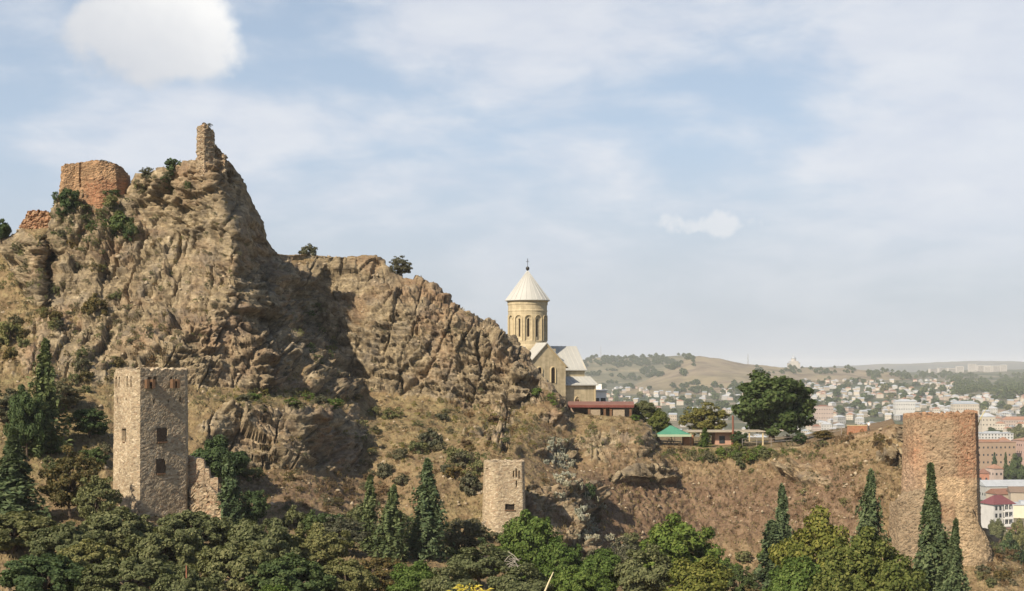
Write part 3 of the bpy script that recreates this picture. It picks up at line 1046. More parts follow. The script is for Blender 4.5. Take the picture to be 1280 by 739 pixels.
block('house', 1226, 1243, 553, 560, 1180, 10, 'white', 'pale metal', 'hip', 2, 'pale house with green roof between white building and tan block', 'house', mats=[MW['white'], mat_plain('green_roof', (0.16, 0.36, 0.22), 0.6, 0.1)])
block('house', 1244, 1264, 553, 562, 1150, 12, 'cream', 'terracotta', 'hip', 2, 'house with orange tiled roof in front of the white flat building', 'house', rh=4)
block('house', 1225, 1242, 521, 533, 1500, 12, 'cream', 'pale metal', 'hip', 2, 'cream house with pale hipped roof just right of the bastion top', 'house', rh=4)
block('house', 1190, 1222, 505, 513, 1900, 14, 'cream', 'grey metal', 'hip', 2, 'broad cream house with grey hipped roof just above the bastion top', 'house', rh=4)
block('house', 1118, 1142, 502, 513, 1900, 14, 'white', 'pale metal', 'hip', 2, 'large white house with square windows above the left shoulder of the bastion', 'house', rh=3)
block('apartment_block', 1018, 1040, 508, 524, 1900, 14, 'pinkish', 'rust red', 'flat', 3, 'pink and white block with dark window bands right of the big tree', rz=0.05)

# the white house with a dark red roof and balconies
Y = 600
c = P(1247, 657, Y)
e = empty('villa', c, 'tall white house with dark red hipped roof and stacked balconies', 'house', None, 0.30)
s = Y / FPX
wv = MB().box(-4.9, 4.2, -4, 5, -8, 9.4)
wv.box(4.2, 5.4, -3.2, 3.5, -3, 9.0)
wv.build('wall', MW['white'], e)
rf = MB()
rf.add([(-5.6, -4.7, 9.42), (6.2, -4.7, 9.42), (6.2, 5.7, 9.42), (-5.6, 5.7, 9.42), (-1.5, 0.5, 13.0), (2.2, 0.5, 13.0)],
       [(0, 1, 5, 4), (1, 2, 5), (2, 3, 4, 5), (3, 0, 4), (3, 2, 1, 0)])
rf.build('roof', mat_plain('dark_red_roof', (0.17, 0.06, 0.065), 0.6, 0.12), e)
for k in range(3):
    z = 0.2 + k * 3.1
    for x in (-3.6, -1.6):
        wn = MB().box(x - .5, x + .5, -4.08, -3.9, z + .6, z + 2.3).build('window', M_GLASS, e)
    for x in (0.7, 2.6):
        wn = MB().box(x - .7, x + .7, -4.06, -3.9, z + .3, z + 2.4).build('window', M_GLASS, e)
    bl = MB().box(-0.3, 4.1, -5.2, -4.05, z - .15, z + .05)
    bl.box(-0.3, 4.1, -5.2, -5.1, z + .06, z + .9)
    for x in (-0.2, 1.8, 3.95):
        bl.box(x - .12, x + .12, -5.18, -4.94, z + .91, z + 2.9)
    bl.build('balcony', M_WHITE, e)

# apartment towers on the far plateau
ML = mat_plain('pale_concrete', (0.46, 0.43, 0.39), 0.9, 0.1, 0.05)
i = 0
for (a, b_, y0, y1) in [(1161, 1171, 461, 469), (1172, 1182, 460, 469), (1184, 1194, 460, 468), (1195, 1204, 458, 468), (1210, 1219, 455, 467), (1221, 1229, 456.5, 467), (1230, 1238, 457, 466),
                        (1240, 1248, 457, 465), (1250, 1258, 456, 464)]:
    Yk = 5050 + 40 * (i % 3)
    cc_ = land((a + b_) / 2, Yk)
    h = (HZ - y0) / FPX * Yk - cc_.z
    w = (b_ - a) / FPX * Yk
    e = empty('apartment_tower', cc_, 'pale concrete apartment block on the far plateau at the skyline', 'building', 'pale apartment blocks on the far plateau', rng.uniform(-.3, .3))
    MB().box(-w / 2, w / 2, -7, 7, -12, h).build('wall', ML, e)
    g_ = MB()
    for f_ in range(int(h / 4)):
        g_.box(-w / 2 + 1.5, w / 2 - 1.5, -7.15, -6.9, f_ * 4 + 1.2, f_ * 4 + 2.5)
    for one_ in split_boxes(g_):
        one_.build('window', M_GLASS, e)
    MB().box(-w / 2 - .5, w / 2 + .5, -7.5, 7.5, h + .02, h + 1.2).build('roof', MR['grey metal'], e)
    i += 1

# the domed cathedral far off on its rise
cc_ = land(992, 3940)
e = empty('cathedral', cc_, 'distant pale cathedral with a pointed central dome on the skyline', 'cathedral')
s = 3940 / FPX
mb = MB().box(-16, 16, -12, 12, -8, 14).box(-11, 11, -14, 14, -8, 20)
mb.lathe([(7, 19.9), (7, 27)], 12)
mb.build('wall', ML, e)
mr = MB().lathe([(8, 27.05), (4, 31.5), (0.3, 38)], 12)
mr.add([(-17, -13, 14.05), (17, -13, 14.05), (17, 13, 14.05), (-17, 13, 14.05), (-9, 0, 20), (9, 0, 20)], [(0, 1, 5, 4), (1, 2, 5), (2, 3, 4, 5), (3, 0, 4), (3, 2, 1, 0)])
mr.build('roof', MR['grey metal'], e)

# lattice masts on the hills
M_STEEL = mat_plain('galvanised_steel', (0.45, 0.45, 0.46), 0.5, 0.1, metal=0.4)
for (px, y0, Yk, lb) in [(751, 433, 4880, 'thin lattice radio mast rising from the wooded hill'), (935, 442, 3960, 'short thin mast on the bare hill right of its summit')]:
    c = land(px, Yk)
    h = (HZ - y0) / FPX * Yk - c.z
    mb = MB()
    b0 = 2.6
    for k in range(4):
        sx, sy = ((-1, -1), (1, -1), (1, 1), (-1, 1))[k]
        mb.tube([(sx * b0, sy * b0, -6), (sx * .4, sy * .4, h)], [0.42, 0.25], 4)
    nz = 9
    for k in range(nz):
        za, zb = h * k / nz, h * (k + 1) / nz
        ra, rb = b0 + (.4 - b0) * k / nz, b0 + (.4 - b0) * (k + 1) / nz
        mb.tube([(-ra, -ra, za), (rb, -rb, zb)], .2, 3)
        mb.tube([(ra, ra, za), (-rb, rb, zb)], .2, 3)
    o = mb.build('radio_mast', M_STEEL, None, False, c)
    tag(o, lb, 'mast')
# ------------------------------------------------------------------ masonry shells


def resample(poly, step, closed=True):
    p = [Vector((a[0], a[1])) for a in poly]
    if closed:
        p = p + [p[0]]
    out_ = []
    for a, b2 in zip(p[:-1], p[1:]):
        n = max(1, int(round((b2 - a).length / step)))
        for k in range(n):
            out_.append(a + (b2 - a) * k / n)
    if not closed:
        out_.append(p[-1])
    return np.array([(v.x, v.y) for v in out_])


def shell(name, origin, poly, z0, ztop, mats, parent, step=0.16, holes=(), taper=0.0, rough=0.06, ruin=0.0, thick=0.9,
          flare=None, zone=None, lean=None, round_=0, deep_in=2.5):
    """a closed masonry wall: poly (local x, y, counter-clockwise seen from above), from z0 up to ztop (number or function of photo column).
    holes: (px0, px1, py0, py1, depth) recessed openings given where they sit on the wall face"""
    o2 = resample(poly, step)
    if round_:
        for _ in range(round_):
            o2 = (np.roll(o2, 1, 0) + o2 * 2 + np.roll(o2, -1, 0)) / 4
    n = len(o2)
    tan = np.roll(o2, -1, 0) - np.roll(o2, 1, 0)
    nr = np.stack([tan[:, 1], -tan[:, 0]], -1)
    nr /= np.linalg.norm(nr, axis=1)[:, None]
    wx, wy = origin[0] + o2[:, 0], origin[1] + o2[:, 1]
    colpx = 640 + wx / wy * FPX
    zt = np.array([ztop(c) if callable(ztop) else ztop for c in colpx], dtype=float)
    cell = pnoise(np.stack([o2[:, 0] * 1.3 + 4.1, o2[:, 1] * 1.3, np.full(n, origin[0] % 7)], -1))
    cell2 = pnoise(np.stack([o2[:, 0] * 3.6, o2[:, 1] * 3.6, np.full(n, 2.2)], -1))
    zt = zt + ruin * (cell * 1.0 + np.round(cell2 * 2) * 0.35)
    m = max(6, int((np.max(zt) - z0) / step))
    v = np.linspace(0, 1, m)
    zz = z0 + (zt[None, :] - z0) * v[:, None]
    xx = np.repeat(o2[None, :, 0], m, 0)
    yy = np.repeat(o2[None, :, 1], m, 0)
    sc = 1 - taper * (zz - z0)
    if flare:
        sc = sc * (1 + flare[0] * np.clip(1 - (zz - z0) / flare[1], 0, 1) ** 2)
    xx, yy = xx * sc, yy * sc
    if lean:
        xx = xx + lean[0] * (zz - z0)
        yy = yy + lean[1] * (zz - z0)
    ax = np.repeat(nr[None, :, 0], m, 0)
    ay = np.repeat(nr[None, :, 1], m, 0)
    front_ = ay < 0.35
    wp = np.stack([xx + origin[0], yy + origin[1], zz], -1).reshape(-1, 3)
    f1, f2, hh = worley(wp / np.array([0.5, 0.5, 0.28]))
    d_ = rough * ((hh - 0.5) * 1.2 + (fbm(wp / 0.9, 3)) * 1.6 - 0.8 * (1 - smooth01(f2 - f1, 0, .14)))
    d_ = d_.reshape(m, n)
    PX = 640 + (xx + origin[0]) / (yy + origin[1]) * FPX
    PY = HZ - zz / (yy + origin[1]) * FPX
    panes = []
    for (a, b2, c, d2, dep) in holes:
        ins = (PX > a) & (PX < b2) & (PY > c) & (PY < d2) & front_
        d_ = np.where(ins, -dep, d_)
    xx, yy = xx + ax * d_, yy + ay * d_
    # wall top and inner face
    rows = [np.stack([xx, yy, zz], -1)]
    tx, ty, tz = xx[-1], yy[-1], zz[-1]
    for k, (inn, dz) in enumerate([(0.5, 0.05), (1.0, -0.02), (1.0, -deep_in * .5), (1.0, -deep_in)]):
        rows.append(np.stack([tx - nr[:, 0] * thick * inn, ty - nr[:, 1] * thick * inn, tz + dz + (0.12 * cell2 if k == 0 else 0)], -1)[None])
    g = np.concatenate(rows, 0)
    M_ = g.shape[0]
    V = g.reshape(-1, 3)
    ii = np.arange(M_ * n).reshape(M_, n)
    ir = np.roll(ii, -1, 1)
    q = np.stack([ii[:-1], ir[:-1], ir[1:], ii[1:]], -1).reshape(-1, 4)
    # floor between the walls
    cidx = len(V)
    cen = V[ii[-1]].mean(0)
    V = np.concatenate([V, cen[None]], 0)
    tri = np.stack([ii[-1], ir[-1], np.full(n, cidx), np.full(n, cidx)], -1)
    me = bpy.data.meshes.new(name)
    faces = q.tolist() + [t_[:3] for t_ in tri.tolist()]
    me.from_pydata(V.tolist(), [], faces)
    for mm_ in (mats if isinstance(mats, (list, tuple)) else [mats]):
        me.materials.append(mm_)
    me.update()
    if zone is not None:
        at = me.color_attributes.new('zone', 'FLOAT_COLOR', 'POINT')
        W = V + np.array(origin)[None, :] * np.array([1, 1, 0])
        zc = zone(640 + W[:, 0] / W[:, 1] * FPX, HZ - W[:, 2] / W[:, 1] * FPX, W)
        c4 = np.ones((len(V), 4), dtype=np.float32)
        c4[:, :3] = zc
        at.data.foreach_set('color', c4.ravel())
    o_ = obj(name, me, parent)
    return o_


def arc(cx, cy, r, a0, a1, n, ry=None):
    return [(cx + r * math.cos(R(a0 + (a1 - a0) * k / n)), cy + (ry or r) * math.sin(R(a0 + (a1 - a0) * k / n))) for k in range(n + 1)]


STONE = [(0.28, 0.215, 0.15), (0.38, 0.30, 0.20), (0.47, 0.38, 0.26), (0.34, 0.24, 0.155), (0.54, 0.45, 0.325)]
M_TOWER = mat_masonry('tower_stone', STONE, (0.37, 0.31, 0.22), 0.36, 0.21, 0.022)
M_RUBBLE = mat_masonry('rubble_stone', [(0.25, 0.19, 0.13), (0.40, 0.31, 0.20), (0.46, 0.37, 0.26), (0.34, 0.23, 0.15)], (0.33, 0.27, 0.19), 0.5, 0.34, 0.05)
M_BRICK = mat_masonry('old_brick', [(0.27, 0.135, 0.075), (0.37, 0.20, 0.11), (0.42, 0.26, 0.15), (0.34, 0.165, 0.09), (0.45, 0.31, 0.19)], (0.36, 0.25, 0.16), 0.6, 0.17, 0.03)
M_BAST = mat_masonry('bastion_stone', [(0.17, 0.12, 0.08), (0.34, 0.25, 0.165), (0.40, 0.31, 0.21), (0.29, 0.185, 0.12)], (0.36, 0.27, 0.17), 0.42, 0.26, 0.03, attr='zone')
M_DARK = mat_plain('dark_opening', (0.030, 0.022, 0.016), 0.95, 0.3)
M_TIMBER = mat_plain('old_timber', (0.14, 0.08, 0.045), 0.9, 0.3)
WIN = []


def window_in(parent, origin, px0, px1, py0, py1, Y, inset, rot, name='window'):
    """a dark shuttered board set back in an opening"""
    a, b2 = P(px0, py1, Y), P(px1, py0, Y)
    w, h = (b2.x - a.x), b2.z - a.z
    c = Vector(((a.x + b2.x) / 2 - origin[0], Y - origin[1], (a.z + b2.z) / 2))
    mb = MB()
    mb.box(-w * .62, w * .62, inset, inset + .08, -h * .6, h * .6)
    o_ = mb.build(name, M_DARK, parent, False, c)
    o_.rotation_euler = (0, 0, rot)
    mb = MB().box(-w * .6, w * .6, -.06, .12, -h / 2 - .12, -h / 2 + .02)
    mb.build('sill', M_TIMBER, o_)
    return o_


# tall tower, left
Yc = 168.0
org = (P(187, 0, Yc).x, Yc, 0)
tw = empty('stone_tower', (org[0], org[1], 0), 'tall roofless angular stone tower with two small square windows on its darker right face', 'tower')
poly = [(-4.5, 0.2), (-1.15, -3.7), (-0.1, -4.05), (4.3, 0.6), (4.3, 2.0), (0.4, 4.4), (-2.5, 3.2)]
holes = []
for a, b2 in ((144.2, 145.9), (148.0, 149.8), (158.3, 160.0), (163.0, 164.8), (185.5, 189), (192.5, 195.5), (213.2, 216.0), (219, 220.6)):
    holes.append((a, b2, 471.5, 484 if a < 180 else 482, 0.55))
holes += [(146.6, 147.5, 498, 505, .4), (157.3, 158.2, 498, 505, .4), (192.6, 193.8, 490, 505, .5), (211, 212, 497, 503, .4), (225, 226, 497, 503, .4)]
holes += [(152.6, 157.0, 536.5, 552.5, .6), (198.6, 208.6, 536.5, 552.5, .6), (197.4, 206.4, 575.5, 592, .6)]
shell('wall', org, poly, -21.5, lambda c: 0.05 - 0.35 * (c < 142), M_TOWER, tw, 0.15, holes, 0.0022, 0.03, 0.30)
window_in(tw, org, 152.6, 157, 536.5, 552.5, 166.0, 0.35, R(-47))
window_in(tw, org, 198.6, 208.6, 536.5, 552.5, 165.7, 0.35, R(37))
window_in(tw, org, 197.4, 206.4, 575.5, 592, 165.6, 0.35, R(37))
for px in (185.0, 191.0, 212.2, 217.0):
    yy_ = org[1] - 4.05 + (0.75 * (P(px, 0, 165).x - org[0]))
    MB().box(-.16, .16, -.42, .4, -1.15, -0.1).build('corbel', M_TIMBER, tw, False, (P(px, 0, 165).x - org[0], yy_ - org[1] + .12, -1.05)).rotation_euler = (0, 0, R(37))

# stepped ruined wall on its right
org = (P(256, 0, 171).x, 171.0, 0)
rw = empty('ruined_wall', (org[0], org[1], 0), 'low stepped ruined wall standing against the tall tower', 'wall')


def steps(c):
    for lim, y in ((243, 571), (255, 574), (262, 585), (273, 598), (290, 612)):
        if c < lim:
            return (HZ - y) / FPX * 170
    return -16


shell('wall', org, [(-2.6, -0.9), (1.9, -1.5), (2.3, 0.3), (-2.4, 0.9)], -20.5, steps, mat_masonry('pale_brick', [(0.30, 0.22, 0.15), (0.40, 0.30, 0.20), (0.46, 0.37, 0.27), (0.36, 0.23, 0.15)], (0.36, 0.29, 0.2), 0.5, 0.2, 0.03), rw, 0.16, [], 0, 0.07, 0.12, 0.5, deep_in=.6)
shell('footing', org, [(-1.4, -1.8), (2.4, -2.3), (2.7, -1.3), (-1.2, -1.0)], -20.5, lambda c: (HZ - 608 - max(0, c - 262) * .9) / FPX * 169, M_RUBBLE, rw, 0.2, [], 0, 0.16, 0.4, 0.5, deep_in=.4)

# squat tower, middle
Yc = 199.5
org = (P(631, 0, Yc).x, Yc, 0)
tm = empty('stone_tower', (org[0], org[1], 0), 'squat roofless tapered stone tower half hidden by a green tree', 'tower')
poly = arc(-0.6, 0, 2.75, 150, 262, 9) + [(2.7, -2.45), (3.05, -1.9), (3.1, 2.3), (-1.2, 2.6)]
holes = [(641, 642.6, 588.5, 597.5, .5), (644.6, 646.2, 586.5, 597.5, .5), (648.2, 649.8, 588.5, 597.5, .5), (645.6, 646.7, 601, 608.5, .45), (632, 643, 630.5, 637.6, .6),
         (607.5, 609, 586, 592, .3)]
shell('wall', org, poly, -27, lambda c: (HZ - 577.5) / FPX * 197.2, M_TOWER, tm, 0.15, holes, 0.0075, 0.035, 0.10, round_=1)
window_in(tm, org, 632, 643, 630.5, 637.6, 197.0, 0.35, 0.03)

# great bastion, right
Yc = 226.0
org = (P(1175.5, 0, Yc).x, Yc, 0)
bt = empty('bastion', (org[0], org[1], 0), 'broad patched stone and red brick bastion at the right end of the ridge', 'tower')


def zone_b(x, y, W):
    nz = fbm(W / 2.2, 4, 0.6)
    nz2 = fbm(W / np.array([3.5, 3.5, 1.2]) + 9, 3, 0.6)
    c = np.tile(np.array([0.27, 0.195, 0.128]), (len(x), 1))

    def put(mask, col):
        nonlocal c
        mk = np.clip(mask, 0, 1)[:, None]
        c = c * (1 - mk) + np.array(col) * mk
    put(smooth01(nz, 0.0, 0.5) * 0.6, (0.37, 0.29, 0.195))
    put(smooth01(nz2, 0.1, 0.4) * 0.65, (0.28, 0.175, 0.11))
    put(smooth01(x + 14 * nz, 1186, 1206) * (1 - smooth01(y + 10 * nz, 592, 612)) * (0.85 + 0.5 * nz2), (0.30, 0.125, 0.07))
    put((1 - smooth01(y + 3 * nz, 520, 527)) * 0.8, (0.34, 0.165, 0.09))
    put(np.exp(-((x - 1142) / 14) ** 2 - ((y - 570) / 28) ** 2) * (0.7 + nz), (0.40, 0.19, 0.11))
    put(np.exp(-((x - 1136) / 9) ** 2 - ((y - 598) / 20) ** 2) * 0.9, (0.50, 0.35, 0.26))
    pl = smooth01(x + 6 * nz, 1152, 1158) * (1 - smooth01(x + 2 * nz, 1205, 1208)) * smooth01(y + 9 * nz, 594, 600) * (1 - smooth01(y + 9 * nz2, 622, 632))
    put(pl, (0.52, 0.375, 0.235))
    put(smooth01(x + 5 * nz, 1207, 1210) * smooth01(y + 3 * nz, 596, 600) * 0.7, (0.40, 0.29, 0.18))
    put(np.exp(-((x - 1180) / 24) ** 2 - ((y - 640) / 8) ** 2) * (0.7 + nz2), (0.36, 0.19, 0.11))
    return c


poly = [(-6.1, 2.5)] + [(-6.3, 0.5), (-5.6, -3.2), (-4.0, -5.2), (0, -6.3), (3.6, -6.4), (4.3, -6.2), (6.2, -2.0), (6.2, 3.0), (0, 6.5)]
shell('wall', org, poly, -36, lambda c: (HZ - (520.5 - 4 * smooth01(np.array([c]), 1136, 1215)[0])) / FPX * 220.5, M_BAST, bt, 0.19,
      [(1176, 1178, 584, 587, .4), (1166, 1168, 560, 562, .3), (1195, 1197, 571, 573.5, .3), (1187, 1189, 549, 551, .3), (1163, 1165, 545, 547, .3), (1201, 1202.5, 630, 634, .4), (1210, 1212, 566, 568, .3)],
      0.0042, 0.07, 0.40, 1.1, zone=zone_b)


def zone_o(x, y, W):
    nz = fbm(W / 2.0, 4, 0.6)
    c = np.tile(np.array([0.36, 0.28, 0.18]), (len(x), 1))
    mk = smooth01(nz, -.1, .5)[:, None] * .5
    return c * (1 - mk) + np.array([0.28, 0.20, 0.125]) * mk


def zone_g(x, y, W):
    nz = fbm(W / 1.8, 4, 0.6)
    c = np.tile(np.array([0.21, 0.17, 0.12]), (len(x), 1))
    mk = smooth01(nz, -.1, .4)[:, None] * .6
    return c * (1 - mk) + np.array([0.16, 0.135, 0.10]) * mk


def top_b(c):
    t_ = (c - 1192) / 34
    y = 629 + 16 * max(0, abs(t_ - 0.35) - .25) ** 1.2 if t_ < 1 else 640 + (c - 1226) * 2.2
    return (HZ - y) / FPX * 215.5


shell('buttress', org, [(a + 3.6, b2 - 5.9) for a, b2 in arc(0, 0, 3.4, 0, 355, 20, 3.2)], -36, top_b, M_BAST, bt, 0.18, [], 0.014, 0.10, 0.15, 0.8, zone=zone_o, deep_in=.4)
shell('lower_wall', org, [(-9.2, -1.0), (-8.9, -6.2), (-5.0, -8.0), (-3.3, -8.0), (-3.2, -4.0), (-5, 1.0)], -36, lambda c: (HZ - np.interp(c, [1112, 1128, 1150, 1160], [632, 616, 611, 616])) / FPX * 219, M_BAST, bt, 0.18, [], 0.006, 0.08, 0.15, 0.8, zone=zone_g, deep_in=.4)
shell('lower_wall', org, [(-3.2, -6.2), (-3.2, -7.1), (0.6, -7.2), (0.8, -6.2)], -36, lambda c: (HZ - 660) / FPX * 217, M_BAST, bt, 0.18, [], 0.002, 0.08, 0.15, 0.5, zone=zone_g, deep_in=.4)
MB().tube([(0, 0, -4.5), (0, 0, 0)], .10, 6).build('drain_pipe', mat_plain('rust', (0.26, 0.10, 0.06), 0.8, 0.2), bt, False, (P(1171.5, 0, 219.2).x - org[0], -6.75, (HZ - 627) / FPX * 219.2))

# curved brick ruin on the crag, left
Yc = 247.0
org = (P(120, 0, Yc).x, Yc, 0)
br = empty('ruined_tower', (org[0], org[1], 0), 'low broken red brick round tower on the flat shoulder of the crag', 'ruin')
poly = [(-5.9, 1.5), (-5.6, -1.6), (-4.4, -3.3), (-2.8, -2.9), (-2.0, -3.6), (1.8, -4.4), (4.4, -3.4), (5.6, -0.6), (5.2, 3), (0, 5)]


def zone_r(x, y, W):
    nz = fbm(W / 1.8, 4, 0.6)
    c = np.tile(np.array([0.42, 0.27, 0.155]), (len(x), 1))
    mk = np.clip(smooth01(y + 8 * nz, 218, 230) * smooth01(x, 100, 112), 0, 1)[:, None]
    return c * (1 - mk) + np.array([0.36, 0.165, 0.09]) * mk


M_BRICKZ = mat_masonry('ruin_brick', [(0.27, 0.14, 0.08), (0.37, 0.22, 0.125), (0.44, 0.30, 0.18), (0.34, 0.18, 0.10)], (0.40, 0.28, 0.17), 0.8, 0.20, 0.08, attr='zone')
shell('wall', org, poly, 27.0, lambda c: (HZ - np.interp(c, [76, 84, 100, 122, 140, 152, 160], [206, 204, 203, 201, 203, 206, 214])) / FPX * 243.5, M_BRICKZ, br, 0.17, [(99.2, 100.6, 204, 234, .5)], 0.0, 0.10, 0.20, 1.0,
      flare=(0.26, 8.5), zone=zone_r, lean=(-0.01, 0.02), deep_in=2.0)

# red rubble wall piece to its left
org = (P(48, 0, 245).x, 245.0, 0)
rp = empty('rubble_wall', (org[0], org[1], 0), 'heap of red brick rubble left below the broken brick tower', 'ruin')
shell('wall', org, [(-3.1, -1.0), (-1.0, -2.2), (2.9, -1.6), (3.2, 1.0), (-2.8, 1.2)], 21, lambda c: (HZ - np.interp(c, [24, 32, 45, 62, 72], [280, 266, 262, 263, 272])) / FPX * 243, M_BRICK, rp, 0.22, [], 0.02, 0.34, 0.5, 1.0, deep_in=.7)

# the upright wall stump on the summit
org = (P(257, 0, 238.5).x, 238.5, 0)
pw = empty('wall_stump', (org[0], org[1], 0), 'slender upright stone wall stump on the summit of the crag', 'ruin')
shell('wall', org, [(-1.55, -0.5), (0.1, -1.5), (1.5, 0.2), (1.3, 1.4), (-1.2, 1.2)], 31.5, lambda c: (HZ - np.interp(c, [244, 250, 258, 264, 270], [159, 157, 156, 159, 166])) / FPX * 238, M_RUBBLE, pw, 0.16, [], 0.006, 0.15, 0.35, 0.8, deep_in=.5)
org2 = (P(273, 0, 240.5).x, 240.5, 0)
shell('wall_remnant', (org2[0], org2[1], 0), [(-1.3, -0.7), (1.2, -0.6), (1.4, 0.8), (-1.2, 0.9)], 31, lambda c: (HZ - np.interp(c, [262, 268, 276, 284], [180, 183, 186, 198])) / FPX * 240, M_RUBBLE, pw, 0.2, [], 0.0, 0.3, 0.6, 0.7, deep_in=.5).location = (org2[0] - org[0], org2[1] - org[1], 0)

# ------------------------------------------------------------------ the church
def mat_ashlar(name, col):
    m, t, b_ = mat_new(name)
    v = objco(t)
    st = N(t, 'ShaderNodeMapping')
    st.inputs['Scale'].default_value = (1.6, 1.6, 0.16)
    L(t, v, st.inputs[0])
    streak = noise(t, 1.0, 5, 0.6, st.outputs[0])
    mott = noise(t, 0.5, 5, 0.6, v)
    cell = N(t, 'ShaderNodeMapping')
    cell.inputs['Scale'].default_value = (1.1, 1.1, 2.2)
    L(t, v, cell.inputs[0])
    vo = N(t, 'ShaderNodeTexVoronoi', feature='F1', distance='CHEBYCHEV', ins={'Scale': 1.0, 'Randomness': 0.35})
    L(t, cell.outputs[0], vo.inputs['Vector'])
    sc_ = N(t, 'ShaderNodeSeparateColor')
    L(t, vo.outputs['Color'], sc_.inputs[0])
    c = MIX(t, 1.0, col, RAMP(t, streak.outputs[0], [(0.3, (0.80, 0.79, 0.77)), (0.6, (1.05, 1.05, 1.05))]), 'MULTIPLY')
    c = MIX(t, 1.0, c, RAMP(t, mott.outputs[0], [(0.3, (0.86, 0.85, 0.83)), (0.65, (1.08, 1.07, 1.05))]), 'MULTIPLY')
    c = MIX(t, 1.0, c, RAMP(t, sc_.outputs[0], [(0.1, 0.90), (0.9, 1.08)]), 'MULTIPLY')
    jz = N(t, 'ShaderNodeSeparateXYZ')
    L(t, v, jz.inputs[0])
    fr = MATH(t, 'FRACT', MATH(t, 'MULTIPLY', jz.outputs[2], 2.2))
    c = MIX(t, MATH(t, 'MULTIPLY', RAMP(t, fr, [(0.0, 1.0), (0.08, 0.0)]), 0.22), c, (0.16, 0.12, 0.08))
    L(t, c, b_.inputs['Base Color'])
    return m


M_STUC = mat_ashlar('yellow_sandstone', (0.50, 0.42, 0.28))
M_STUC2 = mat_plain('pale_sandstone_trim', (0.56, 0.45, 0.27), 0.9, 0.08, 0.8)
M_CROOF = mat_plain('pale_sheet_roof', (0.46, 0.452, 0.415), 0.55, 0.07, 0.6)
Yc = 300.0
PHI = 25.0
cb = P(659.5, 0, Yc)
ch = empty('church', (cb.x, Yc, 0), 'yellow sandstone domed church with a ribbed pale conical roof', 'church', None, R(PHI))
# drum: lathe grid with recessed slit windows between colonnettes
nd, r0 = 288, 4.15
zs_ = np.concatenate([np.linspace(4.2, 5.4, 5), np.linspace(5.41, 13.6, 80), np.linspace(13.61, 14.3, 6)])
th = np.arange(nd) / nd * 2 * np.pi
TH, ZZ = np.meshgrid(th, zs_)
RR = np.full_like(TH, r0)
NW = 12
off = R(270 - PHI + 2)
ph = ((TH - off) / (2 * np.pi / NW) + 0.5) % 1.0 - 0.5
arcx = ph * 2 * np.pi / NW * r0


def arch_in(hw, zb, zt):
    return (np.abs(arcx) < hw) & (ZZ > zb) & ((ZZ < zt) | ((arcx / hw) ** 2 + ((ZZ - zt) / hw) ** 2 < 1))


RR = np.where(arch_in(0.80, 6.2, 10.7), r0 - 0.16, RR)
RR = np.where(arch_in(0.58, 6.2, 10.6), r0 - 0.30, RR)
RR = np.where(arch_in(0.24, 6.9, 10.5), r0 - 0.75, RR)
RR = np.where(ZZ > 13.62, r0 + 0.14, RR)
RR = np.where((ZZ < 5.4), r0 + 0.22, RR)
RR = np.where((ZZ > 12.3) & (ZZ < 12.6), r0 + 0.08, RR)
V = np.stack([RR * np.cos(TH), RR * np.sin(TH), ZZ], -1).reshape(-1, 3)
ii = np.arange(len(zs_) * nd).reshape(len(zs_), nd)
ir = np.roll(ii, -1, 1)
obj('drum', np_mesh('drum', V, np.stack([ii[:-1], ir[:-1], ir[1:], ii[1:]], -1).reshape(-1, 4), M_STUC), ch)
for k in range(NW):
    a = off + k * 2 * math.pi / NW
    w_ = MB().box(-.26, .26, -.05, .05, 6.8, 10.8).build('window', M_DARK, ch, False, ((r0 - .62) * math.cos(a), (r0 - .62) * math.sin(a), 0))
    w_.rotation_euler = (0, 0, a - math.pi / 2)
    fr = MB()
    for hw, rad in ((0.82, .075),):
        pts_ = [(-hw, 0, 6.1), (-hw, 0, 10.7)] + [(-hw * math.cos(R(u)), 0, 10.7 + hw * math.sin(R(u))) for u in range(15, 180, 15)] + [(hw, 0, 10.7), (hw, 0, 6.1)]
        fr.tube(pts_, rad, 5)
    f_ = fr.build('arch_moulding', M_STUC2, ch, False, ((r0 + .02) * math.cos(a), (r0 + .02) * math.sin(a), 0))
    f_.rotation_euler = (0, 0, a + math.pi / 2)
MB().lathe([(r0 + .12, 14.31), (r0 + .30, 14.45), (r0 + .34, 14.62), (r0 + .30, 14.66)], 64).build('cornice', M_STUC2, ch)
cone = MB().lathe([(r0 + .62, 14.60), (r0 + .62, 14.72), (0.12, 21.0)], 64)
cone.build('dome_roof', M_CROOF, ch)
rb = MB()
for k in range(24):
    a = k * 2 * math.pi / 24
    rb.tube([((r0 + .62) * math.cos(a), (r0 + .62) * math.sin(a), 14.74), (0.14 * math.cos(a), 0.14 * math.sin(a), 21.02)], [.075, .04], 4)
rb.build('roof_seam', M_CROOF, ch)
M_IRON = mat_plain('dark_iron', (0.05, 0.045, 0.04), 0.5, 0.1, metal=0.5)
cr = MB().lathe([(0.05, 20.9), (0.12, 21.1), (.36, 21.35), (.40, 21.6), (.3, 21.85), (.05, 22.0)], 12)
cr.box(-.045, .045, -.04, .04, 21.8, 23.7).box(-.32, .32, -.039, .039, 22.95, 23.04).box(-.16, .16, -.038, .038, 23.3, 23.37)
cr.build('cross', M_IRON, ch).rotation_euler = (0, 0, R(-PHI))
